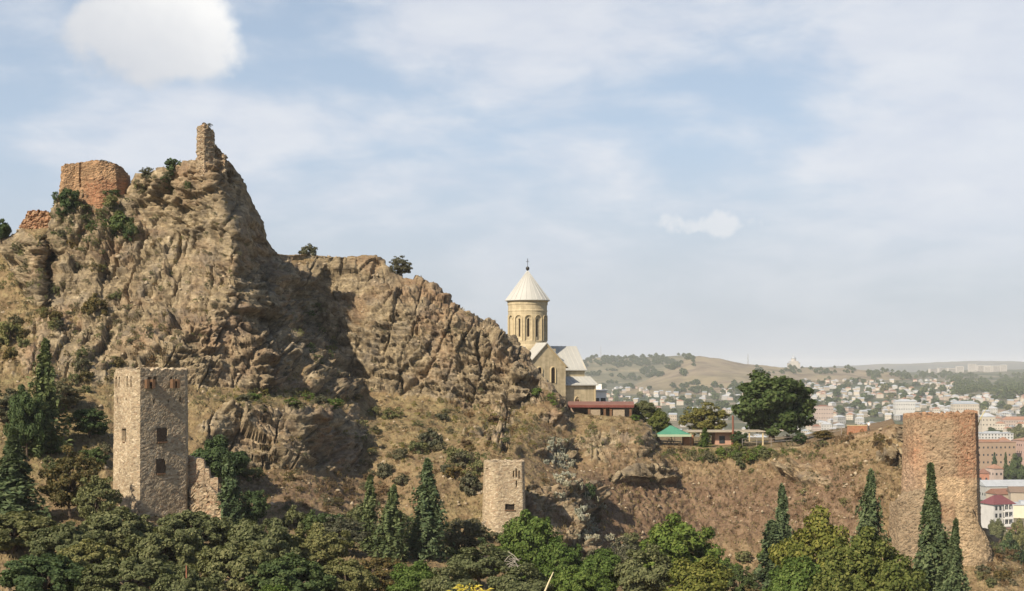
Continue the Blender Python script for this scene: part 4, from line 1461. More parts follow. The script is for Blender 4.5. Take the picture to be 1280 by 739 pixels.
# cubic base under the drum
MB().box(-4.45, 4.45, -4.45, 4.45, -9, 4.4).build('crossing', M_STUC, ch)
pr = MB().add([(-4.75, -4.75, 3.0), (4.75, -4.75, 3.0), (4.75, 4.75, 3.0), (-4.75, 4.75, 3.0), (-3.6, -3.6, 4.9), (3.6, -3.6, 4.9), (3.6, 3.6, 4.9), (-3.6, 3.6, 4.9)],
              [(0, 1, 5, 4), (1, 2, 6, 5), (2, 3, 7, 6), (3, 0, 4, 7), (4, 5, 6, 7), (3, 2, 1, 0)])
pr.build('crossing_roof', M_CROOF, ch)


def arm(rot, length, w, zr, ze, name):
    """one gabled arm along -y, turned by rot"""
    Mx = Matrix.Rotation(R(rot), 4, 'Z')
    wl = MB()
    vs = [(-w, -length, -10), (w, -length, -10), (w, 0, -10), (-w, 0, -10), (-w, -length, ze), (w, -length, ze), (w, 0, ze), (-w, 0, ze), (0, -length, zr - .12), (0, 0, zr - .12)]
    wl.add(vs, [(0, 1, 5, 8, 4), (1, 2, 6, 5), (3, 0, 4, 7), (2, 3, 7, 9, 6), (4, 8, 9, 7), (5, 6, 9, 8)], 0, Mx)
    wl.build(name + '_wall', M_STUC, ch)
    rf = MB()
    e_ = .5
    dz = (zr - ze) / w
    for s_ in (-1, 1):
        a0, a1 = (0, -length - .35, zr + .1), (0, -2.0, zr + .1)
        b0, b1 = (s_ * (w + e_), -length - .35, ze - e_ * dz + .1), (s_ * (w + e_), -2.0, ze - e_ * dz + .1)
        th_ = Vector((0, 0, .16))
        top = [Vector(v) for v in (a0, b0, b1, a1)]
        bot = [v - th_ for v in top]
        rf.add(top + bot, [(0, 1, 2, 3), (7, 6, 5, 4), (0, 4, 5, 1), (1, 5, 6, 2), (2, 6, 7, 3), (3, 7, 4, 0)], 0, Mx)
        n_s = int(length / 1.1)
        for k in range(n_s):
            y_ = -length + k * 1.1
            rf.tube([Mx @ Vector((0, y_, zr + .13)), Mx @ Vector((s_ * (w + e_), y_, ze - e_ * dz + .13))], .05, 4)
    rf.build(name + '_roof', M_CROOF, ch)
    # raking cornice on the gable
    cn = MB()
    for s_ in (-1, 1):
        cn.tube([Mx @ Vector((0, -length - .12, zr - .25)), Mx @ Vector((s_ * (w + .2), -length - .12, ze - .25))], .17, 4)
    cn.build('gable_cornice', M_STUC2, ch)
    return Mx


Ms = arm(0, 9.0, 4.5, 5.5, 0.85, 'south_arm')
arm(90, 11.4, 4.4, 4.95, 0.35, 'east_arm')
arm(180, 9.0, 4.5, 5.5, 0.85, 'north_arm')
arm(270, 11.0, 4.5, 5.2, 0.6, 'west_arm')
# paired windows in the south gable, arched surrounds
for x in (-1.55, 1.55):
    wn = MB().box(-.36, .36, -.03, .12, -4.2, -1.4)
    wn.add([(-.36, -.03, -1.4)] + [(.36 * math.cos(R(180 - u)), -.03, -1.4 + .36 * math.sin(R(u))) for u in range(0, 181, 20)] + [(.36, -.03, -1.4)], [tuple(range(12))])
    wo_ = wn.build('window', M_DARK, ch, False, (x, -9.02, 1.4))
    pts_ = [(-.55, 0, -4.2), (-.55, 0, -1.4)] + [(-.55 * math.cos(R(u)), 0, -1.4 + .55 * math.sin(R(u))) for u in range(15, 180, 15)] + [(.55, 0, -1.4), (.55, 0, -4.2)]
    MB().tube(pts_, .13, 5).build('surround', M_STUC2, wo_, False, (0, -.05, 0))
# lower aisle with lean-to roof in the corner between the arms
MB().box(4.5, 12.3, -7.6, -4.2, -10, -3.15).build('aisle_wall', M_STUC, ch)
lr = MB()
top = [Vector(v) for v in ((4.45, -8.1, -3.2), (12.8, -8.1, -3.2), (12.8, -4.35, -1.45), (4.45, -4.35, -1.45))]
lr.add(top + [v - Vector((0, 0, .18)) for v in top], [(0, 1, 2, 3), (7, 6, 5, 4), (0, 4, 5, 1), (1, 5, 6, 2), (2, 6, 7, 3), (3, 7, 4, 0)])
for k in range(9):
    x = 4.6 + k * 1.0
    lr.tube([(x, -8.1, -3.17), (x, -4.35, -1.42)], .05, 4)
lr.build('aisle_roof', M_CROOF, ch)
MB().box(12.0, 12.38, -7.68, -7.3, -10, -3.2).build('corner_pilaster', M_STUC2, ch)
dn = MB().box(-.5, .5, -.06, .1, -10, -6.3).build('door', M_TIMBER, ch, False, (7.9, -7.62, 0))
MB().tube([(-.62, 0, -10), (-.62, 0, -6.3), (-.3, 0, -5.8), (0, 0, -5.65), (.3, 0, -5.8), (.62, 0, -6.3), (.62, 0, -10)], .10, 5).build('surround', M_STUC2, dn, False, (0, -.08, 0))

# pale flat building behind it
block('outbuilding', 741, 757, 489, 510, 325, 6, 'white', 'pale metal', 'flat', 1, 'small plain pale building right behind the church', 'building', mats=[M_WHITE, M_WHITE])

# pavilion with red roof in front of the church
Yp = 268
gz = -8.75
pv_ = empty('pavilion', (P(751, 0, Yp).x, Yp, gz), 'low open shelter with a flat red roof below the church', 'shelter', None, R(-4))
M_RED = mat_plain('red_roof_sheet', (0.235, 0.115, 0.08), 0.6, 0.2)
h = (HZ - 505.5) / FPX * Yp - gz
MB().add([(-6.3, -2.3, h - .25), (6.3, -2.3, h - .25), (6.3, 2.3, h + .25), (-6.3, 2.3, h + .25), (-6.3, -2.3, h - .02), (6.3, -2.3, h - .02), (6.3, 2.3, h + .5), (-6.3, 2.3, h + .5)],
         [(0, 3, 2, 1), (4, 5, 6, 7), (0, 1, 5, 4), (1, 2, 6, 5), (2, 3, 7, 6), (3, 0, 4, 7)]).build('roof', M_RED, pv_)
MB().box(-6.25, 6.25, -2.42, -2.31, h - .55, h - .12).build('fascia', mat_plain('dark_red_fascia', (0.16, 0.05, 0.04), 0.7, 0.15), pv_)
for x in (-5.9, -2.2, 0.75, 1.9, 5.6):
    MB().box(x - .22, x + .22, -2.1, -1.7, -2, h - .27).build('post', M_TIMBER, pv_)
MB().box(-6, 6, 1.9, 2.1, -2, h - .1).build('back_wall', mat_plain('shelter_wall', (0.36, 0.27, 0.2), 0.9, 0.15), pv_)
for x in (-1.2, 3.4):
    MB().box(x - 1.1, x + 1.1, -2.0, -1.8, -2, h * .55).build('parapet', mat_plain('weathered_panel', (0.30, 0.24, 0.17), .9, .2), pv_)

# ------------------------------------------------------------------ the terrace
Yt = 259.0


def gterr(px, Y):
    p = P(px, 500, Y)
    p.z = ground(p.x, p.y)
    return p


tp = gterr(840, 262)
tn = empty('canopy', tp, 'green fabric canopy on poles at the left end of the terrace', 'canopy')
M_GREEN = mat_plain('green_fabric', (0.075, 0.235, 0.155), 0.8, 0.12)
s = 262 / FPX
zt_, ze_ = (HZ - 531) * s - tp.z, (HZ - 542.5) * s - tp.z
cn = MB()
K = 10
xs0, xs1 = (821 - 840) * s, (862 - 840) * s
gridv, gridf = [], []
for i in range(K + 1):
    for j in range(K + 1):
        u, v_ = i / K, j / K
        x, y = xs0 + (xs1 - xs0) * u, -2.6 + 5.2 * v_
        pk = max(0, 1 - max(abs(u - .42) / (.42 if u < .42 else .58), abs(v_ - .5) * 2))
        gridv.append((x, y, ze_ + (zt_ - ze_) * pk ** 1.15 + .06 * math.sin(9 * u + 5 * v_)))
for i in range(K):
    for j in range(K):
        a = i * (K + 1) + j
        gridf.append((a, a + K + 1, a + K + 2, a + 1))
cn.add(gridv, gridf)
cm = cn.mesh('fabric', M_GREEN)
cm.materials[0] = M_GREEN
fo = obj('fabric', cm, tn)
sm = fo.modifiers.new('thick', 'SOLIDIFY')
sm.thickness = .04
vl = MB()
for (a, b2) in (((xs0, -2.6), (xs1, -2.6)), ((xs1, -2.6), (xs1, 2.6)), ((xs1, 2.6), (xs0, 2.6)), ((xs0, 2.6), (xs0, -2.6))):
    A_, B_ = Vector((*a, ze_)), Vector((*b2, ze_))
    vl.add([A_ + Vector((0, 0, .02)), B_ + Vector((0, 0, .02)), B_ - Vector((0, 0, .4)), A_ - Vector((0, 0, .4))], [(0, 1, 2, 3)])
vo_ = vl.build('valance', mat_plain('pale_green_fabric', (0.36, 0.44, 0.30), 0.8, 0.1), tn)
vo_.modifiers.new('thick', 'SOLIDIFY').thickness = .03
for x in (xs0 + .1, (xs0 + xs1) / 2, xs1 - .1):
    for y in (-2.5, 2.5):
        MB().tube([(x, y, -.5), (x, y, ze_)], .06, 6).build('pole', M_IRON, tn)

# tables and chairs in its shade
M_DWOOD = mat_plain('dark_wood', (0.07, 0.05, 0.04), 0.6, 0.2)


def table_at(px, Y, lb):
    p = gterr(px, Y)
    t_ = empty('table', p, lb, 'table', 'dark tables under the green canopy')
    MB().box(-.7, .7, -.45, .45, .70, .75).build('tabletop', M_DWOOD, t_)
    for sx in (-.62, .62):
        for sy in (-.38, .38):
            MB().box(sx - .035, sx + .035, sy - .035, sy + .035, -.1, .70).build('leg', M_DWOOD, t_)


def chair_at(px, Y, rz):
    p = gterr(px, Y)
    t_ = empty('chair', p, 'dark wooden chair at a table under the green canopy', 'chair', 'dark chairs under the green canopy', rz)
    MB().box(-.22, .22, -.22, .22, .43, .47).build('seat', M_DWOOD, t_)
    MB().box(-.22, .22, .18, .22, .48, .95).build('backrest', M_DWOOD, t_)
    for sx in (-.19, .19):
        for sy in (-.19, .19):
            MB().box(sx - .02, sx + .02, sy - .02, sy + .02, -.1, .43).build('leg', M_DWOOD, t_)


for px in (830, 846):
    table_at(px, 261, 'dark wooden table standing in the shade of the green canopy')
    chair_at(px - 7, 261, R(90))
    chair_at(px + 7, 261, R(-90))

# low cafe house with a pale flat roof
p = gterr(905, 264)
cf_ = empty('cafe_house', p, 'low pinkish terrace building with a thin pale flat roof', 'building', None, R(2))
s = 264 / FPX
hr = (HZ - 539) * s - p.z
MB().box((894 - 905) * s, (927 - 905) * s, 0, 4, -1, hr - .2).build('wall', mat_plain('pink_plaster', (0.48, 0.29, 0.21), 0.9, 0.14, 1.0), cf_)
MB().box((858 - 905) * s, (955 - 905) * s, -1.6, 4.4, hr - .14, hr + .08).build('roof', mat_plain('pale_roof_edge', (0.40, 0.345, 0.265), 0.8, 0.15), cf_)
for px in (862, 874, 935, 952):
    MB().box((px - 905) * s - .12, (px - 905) * s + .12, -1.4, -1.15, -1, hr - .15).build('post', M_STUC2, cf_)
MB().box((899 - 905) * s, (906 - 905) * s, -.06, .05, .3, 1.7).build('window', M_GLASS, cf_)
MB().box((914 - 905) * s, (921 - 905) * s, -.06, .05, -.2, 1.7).build('door', M_TIMBER, cf_)
# orange timber screen by the canopy
p = gterr(860, 262)
sc_ = empty('timber_screen', p, 'orange brown timber screen between the canopy and the low building', 'screen')
MB().box(-1.0, 1.0, -.06, .06, -.4, 1.9).build('boarding', mat_plain('orange_timber', (0.40, 0.20, 0.10), 0.8, 0.3, 4), sc_)
for x in (-1.0, 1.0):
    MB().box(x - .07, x + .07, -.1, .1, -.5, 2.05).build('post', M_TIMBER, sc_)

# railing along the terrace edge
M_RAIL = mat_plain('grey_rail', (0.28, 0.25, 0.22), 0.6, 0.1)
rl = empty('railing', (0, 0, 0), 'thin grey metal railing along the terrace edge under the big tree', 'railing')
pts_ = []
for px in (928, 946, 964, 983, 991, 1010, 1030, 1052):
    p = gterr(px, 256.5 - max(0, px - 980) * .05)
    pts_.append(p)
    MB().tube([p - Vector((0, 0, .6)), p + Vector((0, 0, 1.6))], .05, 6).build('post', M_IRON if px in (983, 991) else M_RAIL, rl)
for hgt in (1.55, 1.0):
    MB().tube([p + Vector((0, 0, hgt)) for p in pts_], .035, 5).build('rail', M_RAIL, rl)

# red brown pole by the trees, orange wall, and the walker
p = gterr(916, 262)
o_ = MB().tube([(0, 0, -.5), (0.05, 0, 3), (0, 0, 5.6)], [.22, .2, .16], 7).build('wooden_pole', mat_plain('red_brown_post', (0.20, 0.085, 0.055), .8, .2), None, False, p)
tag(o_, 'red brown post rising beside the low pinkish building', 'post')
p = gterr(1071, 250)
bw = empty('brick_wall', p, 'short orange brick wall on the bare ground right of the terrace', 'wall', None, R(-6))
MB().box(-1.7, 1.7, -.25, .25, -.6, 1.25).build('wall', mat_masonry('orange_brick', [(0.36, 0.15, 0.08), (0.44, 0.21, 0.12), (0.40, 0.18, 0.1)], (0.36, 0.25, 0.17), .45, .14, .02), bw)
MB().box(-1.75, 1.75, -.31, .31, 1.26, 1.36).build('coping', M_STUC2, bw)


def person(loc, rz):
    """a walking figure grown from one skeleton"""
    J = {'pelvis': (0, 0, .95), 'belly': (0, 0, 1.12), 'chest': (0, .02, 1.33), 'neck': (0, .02, 1.48), 'head': (0, -.02, 1.60), 'crown': (0, -.01, 1.72),
         'hl': (.10, 0, .92), 'kl': (.11, -.14, .50), 'al': (.11, -.12, .09), 'tl': (.12, -.28, .04),
         'hr': (-.10, 0, .92), 'kr': (-.10, .05, .50), 'ar': (-.10, .26, .12), 'tr': (-.11, .14, .04),
         'sl': (.19, .02, 1.40), 'el': (.25, .10, 1.14), 'wl': (.25, .02, .90), 'dl': (.25, -.03, .80),
         'sr': (-.19, .02, 1.40), 'er': (-.25, -.02, 1.14), 'wr': (-.25, -.18, .95), 'dr': (-.25, -.24, .87)}
    rad = {'pelvis': .15, 'belly': .135, 'chest': .16, 'neck': .06, 'head': .095, 'crown': .07, 'h': .095, 'k': .062, 'a': .042, 't': .035, 's': .07, 'e': .045, 'w': .032, 'd': .03}
    E = ['pelvis belly', 'belly chest', 'chest neck', 'neck head', 'head crown'] + [x.replace('#', s_) for s_ in 'lr' for x in ('pelvis h#', 'h# k#', 'k# a#', 'a# t#', 'chest s#', 's# e#', 'e# w#', 'w# d#')]
    names = list(J)
    me = bpy.data.meshes.new('person')
    me.from_pydata([J[n] for n in names], [(names.index(a), names.index(b2)) for a, b2 in (e_.split() for e_ in E)], [])
    o_ = bpy.data.objects.new('person', me)
    COL.objects.link(o_)
    sk = o_.modifiers.new('skin', 'SKIN')
    ss = o_.modifiers.new('sub', 'SUBSURF')
    ss.levels = ss.render_levels = 2
    for i, n in enumerate(names):
        r_ = rad.get(n, rad.get(n[0], .05))
        me.skin_vertices[0].data[i].radius = (r_, r_ * (.75 if n in ('chest', 'belly', 'pelvis') else 1))
        me.skin_vertices[0].data[i].use_root = (n == 'pelvis')
    dg = bpy.context.evaluated_depsgraph_get()
    nm = bpy.data.meshes.new_from_object(o_.evaluated_get(dg))
    bpy.data.objects.remove(o_)
    ms = [mat_plain('skin', (0.45, 0.28, 0.20), .6, .05), mat_plain('white_shirt', (0.80, 0.79, 0.77), .8, .04), mat_plain('dark_trousers', (0.05, 0.05, 0.06), .8, .1), mat_plain('dark_hair', (.03, .025, .02), .7, .1)]
    nm.materials.clear()
    for m_ in ms:
        nm.materials.append(m_)
    for f_ in nm.polygons:
        c = f_.center
        f_.use_smooth = True
        f_.material_index = 3 if (c.z > 1.64 or (c.z > 1.55 and c.y > .03)) else 0 if c.z > 1.46 or (abs(c.x) > .2 and c.z < 1.12) else 1 if c.z > .97 else 2
    o_ = obj('person', nm, None, loc)
    o_.rotation_euler = (0, 0, rz)
    tag(o_, 'person in white shirt and dark trousers walking beside the orange brick wall', 'person')


p = gterr(1086, 248)
person(p, R(-70))
# ------------------------------------------------------------------ plants


def mat_leaf(name, cols, trans=0.25):
    m = bpy.data.materials.new(name)
    m.use_nodes = True
    t = m.node_tree
    t.nodes.clear()
    o_ = N(t, 'ShaderNodeOutputMaterial')
    b_ = N(t, 'ShaderNodeBsdfPrincipled', ins={'Roughness': 0.75})
    b_.inputs['Specular IOR Level'].default_value = 0.18
    g = N(t, 'ShaderNodeNewGeometry')
    n = noise(t, 0.55, 3, 0.5, objco(t))
    f = MATH(t, 'ADD', MATH(t, 'MULTIPLY', g.outputs['Random Per Island'], 0.55), MATH(t, 'MULTIPLY', n.outputs[0], 0.5))
    k = len(cols)
    c = RAMP(t, f, [(0.2 + 0.65 * i / (k - 1), q_) for i, q_ in enumerate(cols)])
    oi = N(t, 'ShaderNodeObjectInfo')
    c = MIX(t, 1.0, c, RAMP(t, oi.outputs['Random'], [(0.0, (0.82, 0.86, 0.85)), (0.5, (1.0, 1.0, 1.0)), (1.0, (1.22, 1.12, 0.95))]), 'MULTIPLY')
    L(t, c, b_.inputs['Base Color'])
    tr = N(t, 'ShaderNodeBsdfTranslucent')
    L(t, MIX(t, 1.0, c, (1.3, 1.35, 0.7), 'MULTIPLY'), tr.inputs[0])
    ms = N(t, 'ShaderNodeMixShader', ins={0: trans})
    L(t, b_.outputs[0], ms.inputs[1])
    L(t, tr.outputs[0], ms.inputs[2])
    L(t, ms.outputs[0], o_.inputs[0])
    return m


LEAF = {
    'olive': mat_leaf('leaf_olive', [(0.081, 0.093, 0.040), (0.147, 0.160, 0.071), (0.233, 0.230, 0.112)]),
    'green': mat_leaf('leaf_green', [(0.054, 0.090, 0.019), (0.102, 0.156, 0.034), (0.180, 0.228, 0.060)]),
    'yellow': mat_leaf('leaf_yellow_green', [(0.066, 0.090, 0.020), (0.132, 0.152, 0.037), (0.220, 0.220, 0.066)]),
    'dark': mat_leaf('leaf_dark', [(0.038, 0.061, 0.026), (0.072, 0.109, 0.041), (0.123, 0.160, 0.065)]),
    'conifer': mat_leaf('needle_dark', [(0.050, 0.078, 0.038), (0.101, 0.138, 0.063), (0.172, 0.204, 0.097)], 0.15),
    'grey': mat_leaf('leaf_grey_green', [(0.069, 0.073, 0.045), (0.125, 0.125, 0.077), (0.188, 0.175, 0.112)]),
    'mid': mat_leaf('leaf_mid_green', [(0.034, 0.056, 0.018), (0.066, 0.10, 0.03), (0.115, 0.145, 0.05)]),
    'dry': mat_leaf('leaf_dry', [(0.085, 0.055, 0.03), (0.15, 0.10, 0.055), (0.22, 0.16, 0.085)]),
    'mixed': mat_leaf('leaf_brownish', [(0.062, 0.062, 0.025), (0.125, 0.106, 0.043), (0.200, 0.138, 0.050)]),
    'gold': mat_leaf('leaf_gold', [(0.10, 0.10, 0.025), (0.175, 0.165, 0.045), (0.25, 0.215, 0.07)]),
}
M_BARK = mat_plain('bark', (0.12, 0.09, 0.065), 0.95, 0.3, 2.0)
M_PALEBARK = mat_plain('dead_wood', (0.40, 0.36, 0.30), 0.9, 0.2, 2.0)


def quads_from(c, nrm, size, rs, asp=1.5):
    n = len(c)
    a = rs.normal(size=(n, 3))
    a -= (a * nrm).sum(1)[:, None] * nrm
    a /= np.linalg.norm(a, axis=1)[:, None] + 1e-9
    b2 = np.cross(nrm, a)
    s_ = size * rs.uniform(0.6, 1.25, n)[:, None]
    a = a * s_ * asp * .5
    b2 = b2 * s_ * .5
    bend = nrm * s_ * 0.22
    V = np.stack([c - a - bend, c - b2, c + a - bend, c + b2], 1).reshape(-1, 3)
    F = np.arange(n * 4).reshape(n, 4)
    return V, F


def crown_cloud(seed, K, n, leaf, rx, zlo, zhi, clump=(0.16, 0.30), low=0.35, gap=0.0):
    """leaves gathered in clumps through the outer part of an uneven crown"""
    rs = np.random.RandomState(seed)
    h = (zhi - zlo) / 2
    cz_ = (zhi + zlo) / 2
    cl = []
    lop = rs.normal(size=(5, 3))
    lop /= np.linalg.norm(lop, axis=1)[:, None]
    lopa = rs.uniform(-.28, .26, 5)
    while len(cl) < K:
        d_ = rs.normal(size=3)
        d_ /= np.linalg.norm(d_)
        if d_[2] < -low and rs.rand() < .8:
            continue
        r_ = rs.uniform(0.45, 0.92) * (1 + (lopa * np.clip(lop @ d_, 0, 1) ** 2).sum())
        cl.append((d_[0] * r_ * rx, d_[1] * r_ * rx, cz_ + d_[2] * r_ * h, rs.uniform(*clump) * min(rx, h)))
    cl = np.array(cl)
    w = cl[:, 3] ** 2
    pick = rs.choice(K, n, p=w / w.sum())
    d_ = rs.normal(size=(n, 3))
    d_ /= np.linalg.norm(d_, axis=1)[:, None]
    rr = rs.uniform(0.25, 1.0, n) ** 0.5
    c = cl[pick, :3] + d_ * (cl[pick, 3] * rr)[:, None] * np.array([1.15, 1.15, .85])
    outw = c - np.array([0, 0, cz_])
    outw /= np.linalg.norm(outw, axis=1)[:, None] + 1e-9
    nr = d_ * .6 + outw * .5 + rs.normal(size=(n, 3)) * .55 + np.array([0, 0, .35])
    nr /= np.linalg.norm(nr, axis=1)[:, None]
    V, F = quads_from(c, nr, leaf, rs)
    return V, F, cl


def trunk_mesh(cl, r, zlo, seed, nb=9, name='trunk'):
    rs = random.Random(seed)
    mb = MB()
    top = zlo + (max(cl[:, 2]) - zlo) * .55
    pts_ = [(0, 0, -1.2), (0.05, 0, 0), (.1 * rs.uniform(-1, 1), .1, zlo * .6), (.25 * rs.uniform(-1, 1), .2 * rs.uniform(-1, 1), zlo), (.3 * rs.uniform(-1, 1), .3 * rs.uniform(-1, 1), top)]
    mb.tube(pts_, [r * 1.5, r * 1.2, r, r * .85, r * .3], 8)
    for k in rs.sample(range(len(cl)), min(nb, len(cl))):
        c = Vector(cl[k, :3])
        a = Vector(pts_[3]) * .6 + Vector(pts_[4]) * .4 if c.z > zlo * 1.5 else Vector(pts_[3])
        m_ = (a + c) / 2 + Vector((0, 0, .12 * (c - a).length))
        mb.tube([a, m_, c], [r * .45, r * .3, r * .1], 5)
    return mb.mesh(name, M_BARK, True)


def conifer_cloud(seed, H, rad, n, droop=0.35, zlo=0.06, power=0.9, leaf=.30, ragged=.35):
    rs = np.random.RandomState(seed)
    nb = int(H * 13)
    Vs, cl = [], []
    per = max(8, n // nb)
    C, NRM = [], []
    for k in range(nb):
        u = zlo + (1 - zlo) * (k + rs.rand()) / nb
        Lb = rad * (1 - u) ** power * rs.uniform(1 - ragged, 1.2) * (1.25 if rs.rand() < .12 else 1) + .12
        az = k * 2.399 + rs.normal() * .3
        tt = rs.uniform(0.12, 1.0, per)
        z = u * H + Lb * (0.35 * tt - droop * 1.3 * tt ** 2) + rs.normal(size=per) * (.06 + .16 * Lb)
        off_ = rs.normal(size=per) * .16 * (1.25 - tt) * Lb
        x = np.cos(az) * Lb * tt - np.sin(az) * off_
        y = np.sin(az) * Lb * tt + np.cos(az) * off_
        C.append(np.stack([x, y, z - np.abs(off_) * .4], -1))
        nn_ = np.stack([np.cos(az) * .5 + rs.normal(size=per) * .4, np.sin(az) * .5 + rs.normal(size=per) * .4, rs.normal(size=per) * .5 + .6], -1)
        NRM.append(nn_)
        cl.append((np.cos(az) * Lb * .8, np.sin(az) * Lb * .8, u * H - droop * Lb * .6, .2))
    C, NRM = np.concatenate(C), np.concatenate(NRM)
    NRM /= np.linalg.norm(NRM, axis=1)[:, None]
    V, F = quads_from(C, NRM, leaf, rs, 2.1)
    return V, F, np.array(cl)


PROTO = {}


def proto(key):
    """(crown V, F, trunk mesh, half width, height) of a plant kind, built once"""
    if key in PROTO:
        return PROTO[key]
    k, sd = key.split('-')
    sd = int(sd)
    if k == 'broad':
        V, F, cl = crown_cloud(100 + sd, 84, 15000, .27, 4.0, 0.1, 7.6, (.14, .27), .85)
        tr = trunk_mesh(cl, .24, 1.6, sd, 12)
        dims = (4.0, 7.6)
    elif k == 'dome':
        V, F, cl = crown_cloud(200 + sd, 110, 17000, .24, 4.2, 0.0, 6.0, (.12, .24), .8)
        tr = trunk_mesh(cl, .22, 1.2, sd, 12)
        dims = (4.2, 6.0)
    elif k == 'loose':
        V, F, cl = crown_cloud(300 + sd, 120, 7000, .21, 3.0, 0.1, 7.0, (.09, .19), .95)
        tr = trunk_mesh(cl, .15, 1.2, sd, 26)
        dims = (3.0, 7.0)
    elif k == 'spruce':
        V, F, cl = conifer_cloud(400 + sd, 10.0, 2.5, 8000, .42, .04, .85, .22, .65)
        tr = MB().tube([(0, 0, -1), (0, 0, 3), (0, 0, 9.7)], [.2, .14, .02], 6).mesh('trunk', M_BARK, True)
        dims = (2.2, 10.0)
    elif k == 'slim':
        V, F, cl = conifer_cloud(500 + sd, 9.0, 1.5, 5600, .45, .02, .7, .20, .65)
        tr = MB().tube([(0, 0, -1), (0, 0, 3), (0, 0, 8.7)], [.15, .1, .02], 6).mesh('trunk', M_BARK, True)
        dims = (1.2, 9.0)
    elif k == 'nordic':
        V, F, cl = conifer_cloud(600 + sd, 11.0, 3.0, 10000, .8, .02, 1.35, .25, .55)
        tr = MB().tube([(0, 0, -1), (0, 0, 3), (0, 0, 10.8)], [.24, .16, .02], 6).mesh('trunk', M_BARK, True)
        dims = (2.6, 11.0)
    elif k == 'bush':
        V, F, cl = crown_cloud(700 + sd, 30, 1500, .15, 1.2, -0.3, 1.9, (.16, .32), .8)
        tr = trunk_mesh(cl, .05, .2, sd, 12, 'stem')
        dims = (1.2, 1.9)
    elif k == 'twig':
        V, F, cl = crown_cloud(800 + sd, 30, 600, .12, 1.2, -0.3, 1.7, (.14, .26), .8)
        tr = trunk_mesh(cl, .035, .12, sd, 26, 'stem')
        dims = (1.2, 1.7)
    else:                                # far trees: coarse leaves
        V, F, cl = crown_cloud(900 + sd, 26, 420, 1.5, 4.0, 0.4, 8.5, (.22, .4), .6)
        tr = MB().tube([(0, 0, -3), (0, 0, 5)], [.5, .2], 5).mesh('trunk', M_BARK)
        dims = (4.0, 8.5)
    PROTO[key] = (V, F, tr, dims)
    return PROTO[key]


CROWN = {}


def plant(name, key, mat, loc, width, height, label, cat, group=None, rz=0.0, crown='crown', stem=True):
    V, F, tr, dims = proto(key)
    if (key, mat) not in CROWN:
        CROWN[(key, mat)] = np_mesh(crown, V, F, LEAF[mat])
    e_ = empty(name, loc, label, cat, group, rz)
    e_.scale = (width / 2 / dims[0], width / 2 / dims[0], height / dims[1])
    obj(crown, CROWN[(key, mat)], e_)
    if stem:
        obj(tr.name.split('.')[0], tr, e_)
    return e_


rv = random.Random(5)


def tree(key, mat, px, ytop, wpx, Y, label, group=None, base=None, name=None, cat='tree'):
    x = (px - 640) / FPX * Y
    zb = ground(x, Y) if base is None else (HZ - base) / FPX * Y
    zt_ = (HZ - ytop) / FPX * Y
    nm = name or {'spruce': 'spruce_tree', 'slim': 'cypress_tree', 'nordic': 'spruce_tree', 'bush': 'shrub', 'twig': 'shrub'}.get(key.split('-')[0], 'leafy_tree')
    h = max(1.0, zt_ - zb)
    if key[:4] in ('slim', 'spru', 'nord'):
        wpx *= 1.05
    if name is None and cat == 'shrub':
        h = max(h, .75 * wpx / FPX * Y)
    e_ = plant(nm, key, mat, (x, Y, zb - (.3 * h if nm == 'shrub' else .1)), wpx / FPX * Y, h, label, cat, group, rv.uniform(0, 6.28), 'foliage' if nm == 'shrub' else 'crown')
    e_.rotation_euler[0], e_.rotation_euler[1] = R(rv.uniform(-4, 4)), R(rv.uniform(-4, 4))
    return e_


# dense olive canopy, bottom left
tree('dome-1', 'olive', 18, 637, 125, 142, 'rounded olive tree at the left frame edge below the dark layered conifer')
tree('dome-2', 'olive', 86, 650, 105, 134, 'olive tree in front of the brownish tree, left of the tall tower')
tree('dome-3', 'olive', 148, 632, 118, 139, 'broad olive tree covering the lower left corner of the tall tower')
tree('dome-1', 'olive', 243, 634, 120, 143, 'broad olive tree at the foot of the stepped ruined wall')
tree('dome-2', 'olive', 203, 652, 105, 127, 'olive tree directly in front of the base of the tall tower')
tree('dome-4', 'olive', 322, 643, 104, 140, 'olive tree in front of the juniper by the ruined wall')
tree('dome-3', 'olive', 392, 652, 92, 145, 'rounded olive tree at the right end of the dark canopy')
tree('dome-4', 'olive', 295, 672, 118, 122, 'low olive tree behind the thin rusty pole')
tree('dome-1', 'dark', 55, 690, 130, 113, 'dark olive tree filling the bottom left corner')
tree('dome-4', 'olive', 165, 692, 128, 112, 'front olive tree on the bottom edge below the tall tower')
tree('dome-2', 'olive', 238, 704, 100, 109, 'small olive tree on the bottom edge left of the rusty pole')
tree('dome-3', 'dark', 362, 690, 120, 120, 'dark olive tree on the bottom edge right of the rusty pole')
tree('dome-2', 'olive', 432, 694, 92, 126, 'olive tree on the bottom edge below the slim left conifer')
tree('dome-3', 'olive', 112, 672, 108, 122, 'low olive tree between the brownish tree and the bottom edge')
tree('broad-2', 'green', 345, 728, 50, 70, 'bright green sprig of a young tree on the bottom edge, left of centre', base=765)
